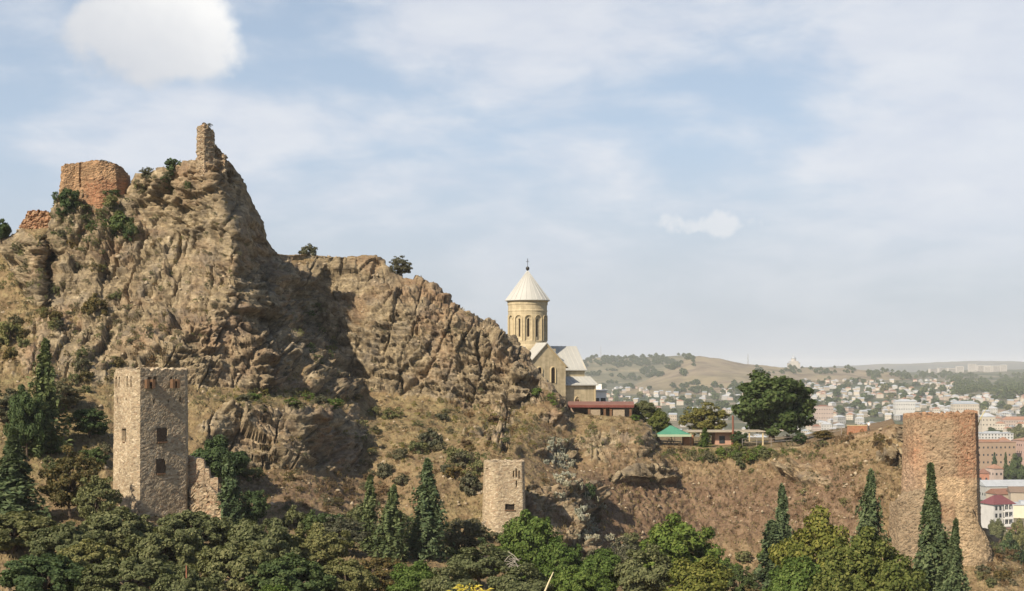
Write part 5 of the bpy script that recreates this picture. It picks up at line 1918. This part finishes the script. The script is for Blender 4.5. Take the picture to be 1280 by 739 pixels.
# trees left of the tall tower
tree('spruce-7', 'conifer', 55, 424, 62, 181, 'tallest dark spruce left of the tall tower')
tree('broad-3', 'dark', 34, 486, 50, 178, 'dark leafy tree left of the tallest spruce')
tree('nordic-1', 'conifer', 12, 535, 110, 156, 'dark layered conifer at the left frame edge')
tree('loose-1', 'mixed', 88, 552, 82, 158, 'brownish green tree between the dark conifer and the tall tower')
tree('loose-2', 'olive', 122, 585, 62, 155, 'loose olive tree touching the left side of the tall tower')
tree('loose-3', 'dark', 112, 500, 60, 186, 'dark small tree on the slope just left of the tall tower top')
tree('loose-1', 'grey', 78, 470, 60, 196, 'grey green thin tree behind the tallest spruce')
tree('loose-2', 'grey', 14, 480, 70, 192, 'grey green thin tree at the left edge above the layered conifer')
tree('broad-1', 'dark', 272, 545, 76, 188, 'dark tree in the shade behind the stepped ruined wall')
tree('slim-1', 'conifer', 291, 566, 34, 164, 'narrow juniper right of the stepped ruined wall')
tree('loose-3', 'dark', 318, 600, 46, 176, 'dark bushy tree right of the narrow juniper')
# centre
tree('slim-5', 'conifer', 458, 594, 30, 172, 'slim conifer, leftmost of the centre conifers')
tree('spruce-6', 'conifer', 484, 606, 54, 164, 'middle one of the three centre conifers, broad and short')
tree('spruce-3', 'conifer', 534, 574, 66, 168, 'tallest conifer left of the squat tower')
tree('loose-2', 'grey', 425, 640, 70, 165, 'grey green tree left of the slim centre conifer')
tree('loose-1', 'grey', 505, 640, 60, 172, 'grey green tree between the centre conifers')
tree('loose-3', 'grey', 578, 636, 76, 176, 'grey green tree left of the squat tower')
tree('broad-1', 'olive', 598, 680, 92, 150, 'olive tree below the dead branches, left of the squat tower')
tree('loose-2', 'mixed', 470, 690, 84, 136, 'brownish tree on the bottom edge under the centre conifers')
tree('broad-2', 'green', 520, 700, 68, 130, 'bright green tree on the bottom edge under the tallest centre conifer')
tree('broad-1', 'olive', 562, 704, 76, 128, 'olive tree on the bottom edge, next to the yellow leaved plant')
tree('broad-3', 'green', 664, 640, 78, 168, 'bright green tree covering the right half of the squat tower')
tree('loose-3', 'green', 634, 668, 56, 160, 'thin green tree in front of the squat tower base')
tree('broad-2', 'green', 702, 672, 70, 158, 'green tree right of the squat tower, behind the pale stalk')
tree('broad-1', 'olive', 648, 704, 86, 132, 'olive tree on the bottom edge in front of the squat tower')
tree('broad-2', 'green', 750, 684, 74, 150, 'bright green tree below the lower prickly pears')
tree('loose-1', 'grey', 784, 668, 62, 172, 'grey green tree right of the lower prickly pears')
tree('broad-3', 'green', 850, 648, 106, 160, 'largest bright green tree below the brown slope')
tree('broad-1', 'olive', 806, 682, 84, 146, 'olive tree left of the largest bright green tree')
tree('broad-2', 'yellow', 878, 694, 92, 138, 'yellow green tree at the bottom edge below the brown slope')
tree('broad-3', 'green', 722, 708, 76, 132, 'green tree on the bottom edge right of the pale stalk')
tree('loose-2', 'dark', 923, 700, 46, 158, 'dark small tree at the foot of the brown slope')
tree('twig-1', 'mixed', 948, 712, 50, 150, 'low brownish shrub on the bottom edge left of the right conifer', cat='shrub')
# right
tree('spruce-4', 'conifer', 978, 606, 50, 178, 'leftmost conifer below the right cliff')
tree('slim-4', 'conifer', 967, 650, 46, 172, 'short conifer beside the leftmost right conifer')
tree('spruce-5', 'conifer', 1082, 588, 58, 172, 'dark conifer behind the yellow green trees, left of the bastion')
tree('broad-1', 'yellow', 1020, 636, 104, 150, 'largest yellow green tree left of the bastion')
tree('broad-3', 'yellow', 1072, 664, 100, 142, 'yellow green tree in front of the dark conifer')
tree('broad-2', 'yellow', 1124, 694, 92, 134, 'yellow green tree left of the tall spruce at the bastion')
tree('broad-2', 'green', 996, 694, 86, 134, 'green tree on the bottom edge under the right conifers')
tree('broad-3', 'yellow', 1052, 708, 90, 126, 'low yellow green tree on the bottom edge left of the bastion')
tree('nordic-2', 'conifer', 1166, 580, 78, 150, 'tall pointed drooping spruce in front of the bastion')
tree('nordic-3', 'conifer', 1189, 648, 58, 146, 'shorter drooping spruce leaning on the tall one at the bastion')
# terrace
tree('broad-4', 'mid', 964, 463, 120, 274, 'big dark green round tree on the terrace')
tree('loose-1', 'gold', 880, 500, 62, 280, 'yellowing thin tree behind the low pinkish building')
tree('broad-2', 'olive', 802, 500, 42, 272, 'olive tree between the red roofed shelter and the green canopy')
tree('broad-3', 'yellow', 822, 512, 34, 270, 'small yellow green tree behind the green canopy')
tree('slim-1', 'green', 880, 534, 15, 258, 'small green cypress in front of the yellowing tree')
tree('loose-2', 'dark', 1001, 538, 22, 255, 'small dark tree at the railing below the big terrace tree')
tree('loose-3', 'mixed', 1030, 534, 32, 252, 'small bare branched tree at the right end of the railing')
tree('loose-2', 'dark', 924, 536, 26, 261, 'dark bush tree in front of the flat pale roof')
# ridge
tree('bush-1', 'grey', 386, 306, 26, 272, 'round bush alone on the top of the second cliff', cat='shrub')
tree('loose-1', 'grey', 502, 318, 34, 271.5, 'thin leaning sapling on the crest of the second cliff')
tree('bush-2', 'dark', 217, 200, 30, 241, 'dark shrub on the crag top between brick tower and stump', cat='shrub')
tree('twig-2', 'grey', 184, 211, 24, 243.5, 'small dry shrub right of the broken brick tower', cat='shrub')
tree('broad-1', 'dark', 2, 271, 28, 244, 'dark round tree on the skyline at the left frame edge')
tree('twig-1', 'dry', 288, 196, 16, 242, 'dry tuft on the crag top right of the stump', cat='shrub')

# shrubs on the rock and the slopes, each rooted where it grows
GRP = {
    'rock': ('grey green shrub rooted in the rock face', 'shrubs on the rock faces'),
    'slope': ('low dry bush on the brown grassy slope', 'dry bushes on the slopes'),
    'edge': ('leafy green shrub hanging over the terrace edge', 'green shrubs along the terrace edge'),
    'foot': ('dark leafy shrub at the foot of the slope among the trees', 'shrubs at the foot of the slope'),
    'crag': ('dark green shrub on the upper shoulder of the crag', 'dark shrubs on the crag shoulder'),
    'ruin': ('tangled bush on the rough ground right of the bastion foot', 'bushes right of the bastion foot'),
}


SHRUBS = []


def shrub(key, mat, px, py, wpx, hpx, where):
    p_, n_ = on_face(px, py)
    if p_ is None:
        return
    s_ = p_.y / FPX
    SHRUBS.append((wpx * hpx, key, mat, p_ - Vector((0, 0, .15 * hpx * s_)), wpx * s_, hpx * s_, where))


def scatter(n, cx, cy, rx, ry, where, keys, mats, w=(8, 18), asp=(.6, 1.0)):
    for _ in range(n):
        a = rv.uniform(0, 6.28)
        r_ = math.sqrt(rv.random())
        ww = rv.uniform(*w)
        shrub(rv.choice(keys), rv.choice(mats), cx + rx * r_ * math.cos(a), cy + ry * r_ * math.sin(a), ww, ww * rv.uniform(*asp), where)


BU, TW = ['bush-1', 'bush-2', 'bush-3'], ['twig-1', 'twig-2', 'twig-3']
scatter(22, 112, 262, 42, 28, 'crag', BU + TW, ['dark', 'grey', 'olive', 'dark'], (10, 24))
scatter(10, 150, 285, 24, 18, 'crag', BU, ['dark', 'olive'], (12, 22))
scatter(12, 205, 232, 34, 14, 'crag', BU + TW, ['dark', 'olive', 'grey'], (10, 20))
scatter(10, 90, 330, 40, 45, 'rock', BU + TW, ['grey', 'olive', 'mixed'], (9, 20))
scatter(20, 115, 400, 90, 45, 'rock', BU + TW, ['grey', 'olive', 'mixed', 'grey'], (9, 22))
scatter(9, 12, 420, 30, 30, 'rock', BU, ['olive', 'grey', 'mixed'], (14, 26))
scatter(8, 10, 320, 26, 14, 'rock', BU + TW, ['olive', 'grey'], (9, 18))
scatter(16, 235, 330, 60, 90, 'rock', TW, ['grey', 'dry', 'mixed'], (6, 14))
scatter(12, 400, 425, 26, 45, 'rock', BU + TW, ['dark', 'olive', 'grey'], (8, 18))
scatter(14, 360, 498, 90, 10, 'rock', BU + TW, ['grey', 'olive', 'green', 'mixed'], (10, 24), (.35, .7))
scatter(12, 520, 455, 130, 60, 'rock', TW, ['grey', 'dry', 'olive'], (5, 11))
scatter(9, 690, 500, 30, 24, 'rock', BU + TW, ['olive', 'grey', 'green'], (8, 18))
scatter(26, 560, 535, 110, 38, 'slope', TW + BU, ['grey', 'olive', 'dry', 'mixed'], (8, 22), (.45, .8))
scatter(14, 480, 560, 60, 45, 'slope', TW + BU, ['grey', 'dry', 'olive'], (10, 26), (.5, .9))
scatter(6, 580, 598, 30, 22, 'slope', BU + TW, ['grey', 'olive'], (20, 40), (.6, .9))
scatter(10, 520, 610, 70, 26, 'slope', TW + BU, ['grey', 'dry', 'mixed'], (12, 28))
scatter(14, 380, 620, 70, 30, 'slope', TW, ['dry', 'grey', 'mixed'], (10, 22))
scatter(14, 110, 470, 60, 26, 'rock', TW + BU, ['grey', 'mixed', 'olive'], (10, 24))
scatter(12, 190, 455, 60, 14, 'rock', TW, ['grey', 'dry'], (8, 18))
scatter(30, 850, 630, 120, 50, 'slope', TW, ['dry', 'dry', 'grey'], (4, 10), (.5, .9))
scatter(16, 1050, 610, 60, 50, 'slope', TW + BU, ['dry', 'grey', 'olive', 'dry'], (6, 16))
scatter(12, 1075, 555, 40, 10, 'slope', TW, ['dry', 'dry', 'mixed'], (8, 18), (.6, .9))
scatter(12, 760, 540, 60, 26, 'slope', TW, ['dry', 'grey', 'olive'], (6, 14))
scatter(22, 925, 570, 34, 7, 'edge', BU, ['green', 'olive', 'yellow', 'green'], (10, 20), (.6, .9))
scatter(10, 880, 571, 34, 7, 'edge', BU + TW, ['olive', 'grey', 'green'], (9, 17), (.6, .9))
scatter(8, 845, 566, 12, 6, 'edge', TW + BU, ['grey', 'dry', 'olive'], (8, 14))
scatter(7, 800, 518, 22, 8, 'edge', BU, ['green', 'olive'], (9, 17))
scatter(10, 936, 580, 12, 14, 'edge', BU, ['olive', 'dark', 'mixed'], (8, 15))
scatter(8, 1000, 556, 34, 6, 'slope', TW, ['grey', 'dry', 'olive'], (8, 16))
scatter(18, 430, 670, 120, 22, 'foot', BU, ['olive', 'grey', 'dark'], (20, 40))
scatter(12, 600, 690, 60, 20, 'foot', BU, ['olive', 'grey', 'dark'], (18, 34))
scatter(14, 780, 700, 90, 18, 'foot', BU, ['olive', 'green', 'grey'], (18, 34))
scatter(14, 1000, 715, 120, 18, 'foot', BU, ['olive', 'green', 'yellow'], (18, 34))
scatter(12, 80, 560, 60, 45, 'foot', BU, ['olive', 'dark', 'grey'], (16, 34))
scatter(10, 280, 590, 40, 40, 'foot', BU, ['dark', 'olive'], (16, 30))
scatter(22, 1255, 712, 34, 26, 'ruin', BU + TW, ['grey', 'olive', 'dry', 'mixed'], (10, 24))
for (px, py, w, h, mt, k) in [(538, 560, 34, 30, 'grey', 'bush-1'), (735, 622, 28, 26, 'dark', 'bush-2'), (812, 600, 12, 12, 'dark', 'bush-3'), (118, 395, 34, 34, 'mixed', 'bush-1'),
                              (415, 508, 34, 14, 'green', 'bush-2'), (12, 428, 30, 36, 'olive', 'bush-3'), (150, 292, 44, 34, 'dark', 'bush-1'), (85, 260, 30, 34, 'dark', 'bush-2')]:
    shrub(k, mt, px, py, w, h, 'slope' if py > 505 else 'rock')

# low scrub in the cracks and on the slopes, too many to count
for (n_, cx, cy, rx, ry, mats, w) in [(300, 180, 330, 140, 110, ['grey', 'grey', 'mixed', 'olive'], (4, 10)), (160, 110, 270, 60, 50, ['olive', 'dark', 'grey'], (5, 12)), (200, 110, 430, 120, 50, ['grey', 'olive', 'mixed', 'dry'], (5, 12)),
                                   (260, 560, 545, 130, 45, ['grey', 'dry', 'olive', 'gold'], (4, 11)), (150, 520, 440, 150, 70, ['grey', 'dry'], (3, 7)), (200, 400, 600, 120, 60, ['grey', 'dry', 'mixed'], (5, 12)),
                                   (300, 880, 630, 180, 62, ['dry', 'grey', 'dry', 'mixed'], (3, 7)), (220, 1050, 600, 80, 70, ['dry', 'grey', 'mixed'], (4, 9)), (120, 770, 545, 70, 32, ['grey', 'dry', 'olive'], (4, 8)),
                                   (120, 345, 500, 110, 14, ['gold', 'grey', 'olive'], (5, 11)), (160, 640, 540, 60, 30, ['gold', 'grey', 'dry'], (4, 9)), (120, 930, 570, 110, 9, ['green', 'olive', 'grey'], (5, 11)),
                                   (160, 700, 640, 60, 50, ['dry', 'grey', 'mixed'], (4, 10)), (90, 30, 340, 40, 60, ['olive', 'grey'], (5, 12)), (70, 390, 440, 40, 60, ['grey', 'olive'], (4, 9)), (60, 1258, 710, 30, 25, ['grey', 'dry'], (5, 11))]:
    scatter(n_, cx, cy, rx, ry, 'slope', TW, mats, w, (.5, .95))
SHRUBS.sort(key=lambda s_: -s_[0])
for (_a, key, mat, loc, w, h, where) in SHRUBS[:255]:
    lb, g = GRP[where]
    plant('shrub', key, mat, loc, w, h, lb, 'shrub', g, rv.uniform(0, 6.28), 'foliage')
SV, SM = [], []
lm = list(LEAF)
for (_a, key, mat, loc, w, h, where) in SHRUBS[255:]:
    V, F, tr, dims = proto(key)
    q4 = V.reshape(-1, 4, 3)[rv.randint(0, 3)::(4 if key[:4] == 'twig' else 9)]
    ang = rv.uniform(0, 6.28)
    ca, sa = math.cos(ang), math.sin(ang)
    k_ = w / 2 / dims[0]
    q4 = np.stack([(q4[..., 0] * ca - q4[..., 1] * sa) * k_ + loc.x, (q4[..., 0] * sa + q4[..., 1] * ca) * k_ + loc.y, q4[..., 2] * h / dims[1] + loc.z], -1)
    c4 = q4.mean(1, keepdims=True)
    q4 = c4 + (q4 - c4) * 1.5
    SV.append(q4.reshape(-1, 3))
    SM += [lm.index(mat)] * len(q4)
SV = np.concatenate(SV)
tag(obj('scrub', np_mesh('scrub', SV, np.arange(len(SV)).reshape(-1, 4), [LEAF[k] for k in lm], False, None, SM)), 'low dry scrub scattered over the rocks and brown slopes', 'scrub', kind='stuff')

# tufts growing on ruin tops
for (px, py, Y_, w, lb) in [(262, 157, 238.2, 8, 'small tuft growing on top of the upright stump'), (128, 203, 244, 20, 'dry tuft along the top of the broken brick tower')]:
    plant('shrub', 'twig-1', 'grey', P(px, py + 2.5, Y_), w * Y_ / FPX, .9, lb, 'shrub', None, 1.0, 'foliage')

# prickly pears
M_CACT = mat_leaf('cactus_pad', [(0.13, 0.14, 0.09), (0.30, 0.295, 0.22), (0.50, 0.475, 0.385)], 0.05)


def cactus_mesh(seed):
    rs = random.Random(seed)
    V, F = [], []

    def pad(c, ax, up, r):
        side = up.cross(ax).normalized()
        n0 = len(V)
        K_ = 8
        for sgn in (-1, 1):
            for k in range(K_):
                a = 2 * math.pi * k / K_
                V.append(c + side * (math.cos(a) * r * .62) + up * (math.sin(a) * r + r) + ax * (sgn * .03))
        V.append(c + up * r + ax * .07)
        V.append(c + up * r - ax * .07)
        for k in range(K_):
            k2 = (k + 1) % K_
            F.append((n0 + k, n0 + k2, n0 + K_ + k2, n0 + K_ + k))
            F.append((n0 + K_ + k, n0 + K_ + k2, n0 + 2 * K_, n0 + 2 * K_))
            F.append((n0 + k2, n0 + k, n0 + 2 * K_ + 1, n0 + 2 * K_ + 1))
        return c + up * 2 * r

    def grow(c, up, r, d_):
        ax = Vector((rs.uniform(-1, 1), rs.uniform(-1, 1), 0)).normalized()
        ax = (ax - up * ax.dot(up)).normalized()
        tip = pad(c, ax, up, r)
        if d_ > 0:
            for _ in range(rs.choice([1, 2, 2, 3])):
                u2 = (up + Vector((rs.uniform(-.6, .6), rs.uniform(-.6, .6), rs.uniform(0, .7)))).normalized()
                grow(tip - up * r * rs.uniform(.1, .5), u2, r * rs.uniform(.8, 1.0), d_ - 1)
    for _ in range(13):
        a, q_ = rs.uniform(0, 6.28), rs.uniform(0, .8)
        grow(Vector((q_ * math.cos(a), q_ * math.sin(a), -.1)), Vector((rs.uniform(-.5, .5), rs.uniform(-.5, .5), 1)).normalized(), rs.uniform(.17, .26), 2)
    me = bpy.data.meshes.new('cactus')
    me.from_pydata([tuple(v) for v in V], [], [tuple(dict.fromkeys(f_)) for f_ in F])
    me.materials.append(M_CACT)
    me.update()
    return me


cms = [cactus_mesh(k) for k in range(3)]
CS = [('thickest prickly pear stand below the red roofed shelter', 'prickly pears in the thick upper stand', [(690, 556), (700, 552), (694, 566), (704, 564), (698, 576), (708, 574), (702, 586), (713, 584), (706, 596), (716, 596), (700, 604), (709, 606), (690, 575), (686, 562)]),
      ('pale prickly pear beside the dark bush on the brown slope', 'prickly pears beside the dark bush', [(726, 612), (736, 620), (746, 626), (750, 632), (720, 606)]),
      ('pale prickly pear low on the slope right of the tower shadow', 'prickly pears right of the tower shadow', [(724, 642), (730, 650), (738, 652), (733, 660), (740, 664), (728, 668), (735, 674), (742, 676)]),
      ('lowest prickly pear stand above the bright green trees', 'prickly pears above the bright green trees', [(764, 674), (772, 680), (768, 688), (776, 690)]),
      ('lone prickly pear at the tower foot', 'prickly pears at the tower foot', [(700, 622)])]
for lb, g, ps in CS:
    if len(ps) > 1:
        ps = ps + [(a + rv.uniform(-5, 5), b2 + rv.uniform(-5, 5)) for a, b2 in ps] + [(a + rv.uniform(-7, 7), b2 + rv.uniform(-6, 6)) for a, b2 in ps]
    for (px, py) in ps:
        p_, n_ = on_face(px, py)
        if p_ is None:
            continue
        o_ = obj('prickly_pear', rv.choice(cms), None, p_)
        k = rv.uniform(.55, .85)
        o_.scale = (k, k, k)
        o_.rotation_euler = (0, 0, rv.uniform(0, 6.28))
        tag(o_, lb, 'cactus', g if len(ps) > 1 else None)

# dead wood by the squat tower
for (px, py, n_, w, lb) in [(597, 664, 34, 2.0, 'tangle of pale dead branches against the left side of the squat tower'), (640, 712, 26, 1.1, 'pale dead branches on the slope below the squat tower')]:
    p_, _n = on_face(px, py)
    if px == 640:
        p_ = P(640, 716, 140)
    mb = MB()
    for k in range(n_):
        a = rv.uniform(0, 6.28)
        c = Vector((rv.uniform(-w, w) * .6, rv.uniform(-.6, .6), rv.uniform(.1, 1.6)))
        d_ = Vector((math.cos(a), math.sin(a) * .6, rv.uniform(-.9, .9))) * rv.uniform(.3, .8)
        mb.tube([c - d_, c + Vector((0, 0, .1)), c + d_], [.035, .03, .012], 4)
    o_ = mb.build('branch_pile', M_PALEBARK, None, False, p_)
    tag(o_, lb, 'branches')

# rusty pole in the canopy
p_ = P(233, 741, 108)
o_ = MB().tube([(0, 0, -1.0), (0.02, 0, .4), (0, 0, 2.1)], [.06, .06, .05], 7).build('pole', mat_plain('rusty_pole', (0.30, 0.13, 0.08), .8, .2), None, False, p_)
tag(o_, 'thin rusty pole sticking out of the olive trees on the bottom edge', 'pole')

# yellow leaved plant and a pale stalk close to the camera
M_YL = mat_leaf('long_yellow_leaf', [(0.30, 0.27, 0.035), (0.46, 0.40, 0.06), (0.56, 0.50, 0.13)], .3)
mb = MB()
for k in range(46):
    a = rv.uniform(0, 6.28)
    r_ = rv.uniform(0, .62)
    c = Vector((r_ * math.cos(a), r_ * math.sin(a) * .6, .55 - .5 * r_ ** 2 + rv.uniform(-.1, .05)))
    d_ = Vector((math.cos(a) * .8 + rv.uniform(-.5, .5), math.sin(a) * .6, rv.uniform(-.2, .45))).normalized()
    sd_ = d_.cross(Vector((rv.uniform(-.3, .3), -.6, .8))).normalized()
    l_, w_ = rv.uniform(.16, .26), rv.uniform(.022, .034)
    mid_ = c + d_ * l_ * .5
    end = c + d_ * l_ - Vector((0, 0, .06))
    mb.add([c, mid_ - sd_ * w_, end, mid_ + sd_ * w_, mid_ + Vector((0, 0, .012))], [(0, 1, 4), (1, 2, 4), (2, 3, 4), (3, 0, 4)])
p_ = P(586, 756, 42)
e_ = empty('leafy_plant', p_, 'plant with long bright yellow leaves at the bottom edge', 'plant')
mb.build('foliage', M_YL, e_)
sb = MB()
for k in range(7):
    a = k * .9
    sb.tube([(0, 0, -1.2), (.1 * math.cos(a), .1 * math.sin(a), 0), (.4 * math.cos(a), .3 * math.sin(a), .5)], [.02, .015, .006], 5)
sb.build('stem', M_BARK, e_)
p_ = P(680, 742, 60)
o_ = MB().tube([(0, 0, -1.2), (.0, 0, 0), (.22, 0, .52), (.40, 0, .92)], [.05, .05, .04, .018], 6).build('stalk', mat_plain('pale_straw', (0.62, 0.54, 0.34), .8, .1), None, True, p_)
tag(o_, 'pale straw coloured stalk leaning right at the bottom edge', 'plant')
p_ = P(1224, 522, 214)
# reed bent over the edge of the bastion top
zb_ = (HZ - 527) / FPX * 224
o_ = MB().tube([(0, 0, -.8), (.45, 0, .5), (1.5, .1, 2.2)], [.09, .075, .03], 6).build('stalk', mat_plain('yellow_straw', (0.55, 0.47, 0.20), .8, .1), None, True, (P(1222, 0, 224).x, 224, zb_))
tag(o_, 'yellow reed stalk leaning out from the right corner of the bastion top', 'plant')

# ------------------------------------------------------------------ trees of the town
GT = [('dark green tree among the houses of the far town slope', 'trees on the far town slope'),
      ('dark tree among the houses in the valley left of the big terrace tree', 'trees in the left valley')]
n_far = 0
for _ in range(240):
    if rv.random() < .68:
        px, py_ = rv.uniform(1000, 1292), 474 + 50 * rv.random() ** 1.1
        g = GT[0]
    else:
        px, py_ = rv.uniform(738, 935), rv.uniform(487, 532)
        g = GT[1]
    p_ = land_at(px, py_)
    if p_ is None:
        continue
    w = rv.uniform(8, 16)
    plant('leafy_tree', 'far-%d' % rv.randint(1, 4), rv.choice(['dark', 'conifer', 'olive', 'dark']), p_ - Vector((0, 0, .5)), w, w * rv.uniform(.7, 1.2), g[0], 'tree', g[1], rv.uniform(0, 6.28), stem=p_.y < 1500)
    n_far += 1
# nearer ones beside the bastion
for (k, mt, px, yt, yb, w, Yk, lb) in [('spruce-1', 'conifer', 1243, 566, 590, 16, 900, 'dark cedar in front of the long tan block'),
                                       ('slim-1', 'dark', 1257, 566, 606, 9, 860, 'tall narrow cypress right of the cedar'),
                                       ('broad-1', 'dark', 1270, 568, 608, 26, 850, 'dark round tree right of the narrow cypress'),
                                       ('broad-2', 'dark', 1238, 534, 547, 24, 1400, 'dark tree behind the white flat roofed building'),
                                       ('broad-3', 'olive', 1272, 532, 552, 30, 1350, 'olive tree right of the white flat roofed building'),
                                       ('broad-2', 'olive', 1246, 648, 672, 24, 540, 'olive tree at the foot of the white balconied house'),
                                       ('broad-1', 'olive', 1270, 650, 690, 34, 500, 'olive tree right below the cream hall'),
                                       ('broad-3', 'dark', 1258, 672, 712, 46, 420, 'dark tree in the hollow right of the bastion foot'),
                                       ('loose-1', 'grey', 1284, 690, 730, 40, 330, 'grey green tree at the right frame edge below the hall')]:
    x = (px - 640) / FPX * Yk
    zb_ = land(px, Yk).z if Yk > 405 else ground(x, Yk)
    zt_ = (HZ - yt) / FPX * Yk
    plant('leafy_tree' if k[:2] in ('br', 'lo') else 'cypress_tree', k, mt, (x, Yk, zb_), w / FPX * Yk, max(3, zt_ - zb_), lb, 'tree', None, rv.uniform(0, 6.28))

# woodland as one mass on the far hills
VW, FW = [], []
V0, F0, _t, _d = proto('far-2')
rs = np.random.RandomState(4)
sel = rs.choice(len(F0), 70, False)
small = V0.reshape(-1, 4, 3)[sel] * np.array([1, 1, 1.0])
cen = small.mean(1, keepdims=True)
small = cen + (small - cen) * 1.9


def wood(n, fx, fy, keep):
    c = 0
    tries = 0
    while c < n and tries < n * 12:
        tries += 1
        px, py_ = fx(), fy()
        if fbm(np.array([[px / 16.0, py_ / 6.0, 1.7]]), 3)[0] < keep(px, py_):
            continue
        p_ = land_at(px, py_)
        if p_ is None:
            continue
        s_ = rv.uniform(.8, 1.7)
        VW.append((small.reshape(-1, 3) * s_ * np.array([1, 1, .9])) + np.array(p_)[None])
        c += 1


wood(520, lambda: rv.uniform(725, 868), lambda: rv.uniform(444, 472), lambda x, y: -.12 if y < 462 - (x - 735) * .06 else .18)
wood(60, lambda: rv.uniform(735, 800), lambda: rv.uniform(466, 490), lambda x, y: .1)
wood(420, lambda: rv.uniform(1190, 1300), lambda: rv.uniform(469, 494), lambda x, y: -.1)
wood(120, lambda: rv.uniform(1085, 1190), lambda: rv.uniform(464, 474), lambda x, y: -.05)
wood(60, lambda: rv.uniform(940, 1100), lambda: rv.uniform(460, 468), lambda x, y: .05)
wood(100, lambda: rv.uniform(840, 940), lambda: rv.uniform(480, 492), lambda x, y: .02)
VW = np.concatenate(VW)
wm = np_mesh('woodland', VW, np.arange(len(VW)).reshape(-1, 4), LEAF['dark'])
tag(obj('woodland', wm), 'dark woodland spread over the far hills behind the church and the town', 'woodland', kind='stuff')

# dry grass tufts all over the slopes
rs = np.random.RandomState(12)
fr0 = len(near) + 40
cand = rs.randint(fr0 * NC, (len(near) + NR) * NC, 90000)
wgt = (1 - attr[cand, 0] * .97) * (.35 + .65 * smooth01(flat[cand], .1, .6))
cand = cand[rs.rand(len(cand)) < wgt][:30000]
B0 = out[cand]
n = len(B0)
tri = []
for k in range(3):
    a = rs.uniform(0, 6.28, n)
    hgt = rs.uniform(.14, .42, n) * (1 + .3 * attr[cand, 1])
    dx = np.stack([np.cos(a) * .10, np.sin(a) * .10, np.zeros(n)], -1)
    tip = np.stack([rs.normal(size=n) * .14, rs.normal(size=n) * .14, hgt], -1)
    o3 = rs.normal(size=(n, 3)) * np.array([.14, .14, 0])
    tri.append(np.stack([B0 + o3 - dx - (0, 0, .06), B0 + o3 + dx - (0, 0, .06), B0 + o3 + tip], 1))
VG = np.concatenate(tri).reshape(-1, 3)
M_GRASS = mat_leaf('dry_grass', [(0.13, 0.105, 0.05), (0.24, 0.185, 0.09), (0.33, 0.26, 0.14)], .2)
tag(obj('dry_grass', np_mesh('dry_grass', VG, np.arange(len(VG)).reshape(-1, 3), M_GRASS)), 'short dry grass tufts over the brown slopes and ledges', 'grass', kind='stuff')

# loose stones lying on the slopes
rs = np.random.RandomState(21)
cand = rs.randint(fr0 * NC, (len(near) + NR) * NC, 30000)
cand = cand[(flat[cand] > .25) & (rs.rand(len(cand)) < .45)][:5200]
n = len(cand)
ob = np.array([(1, 0, 0), (0, 1, 0), (-1, 0, 0), (0, -1, 0), (0, 0, 1), (0, 0, -1)], float)
sz = .10 + .34 * rs.rand(n) ** 3
pv_ = ob[None] * (1 + .35 * rs.normal(size=(n, 6, 1))) * sz[:, None, None] * np.array([1.2, 1.0, .75])
ang = rs.uniform(0, 6.28, n)
ca, sa = np.cos(ang)[:, None], np.sin(ang)[:, None]
pv_ = np.stack([pv_[..., 0] * ca - pv_[..., 1] * sa, pv_[..., 0] * sa + pv_[..., 1] * ca, pv_[..., 2]], -1) + out[cand][:, None]
of_ = np.array([(0, 1, 4), (1, 2, 4), (2, 3, 4), (3, 0, 4), (1, 0, 5), (2, 1, 5), (3, 2, 5), (0, 3, 5)])
M_STN = mat_plain('loose_stone', (0.36, 0.29, 0.20), .9, .35, .8)
tag(obj('loose_stones', np_mesh('loose_stones', pv_.reshape(-1, 3), (of_[None] + 6 * np.arange(n)[:, None, None]).reshape(-1, 3), M_STN)), 'loose stones lying on the slopes', 'stones', kind='stuff')
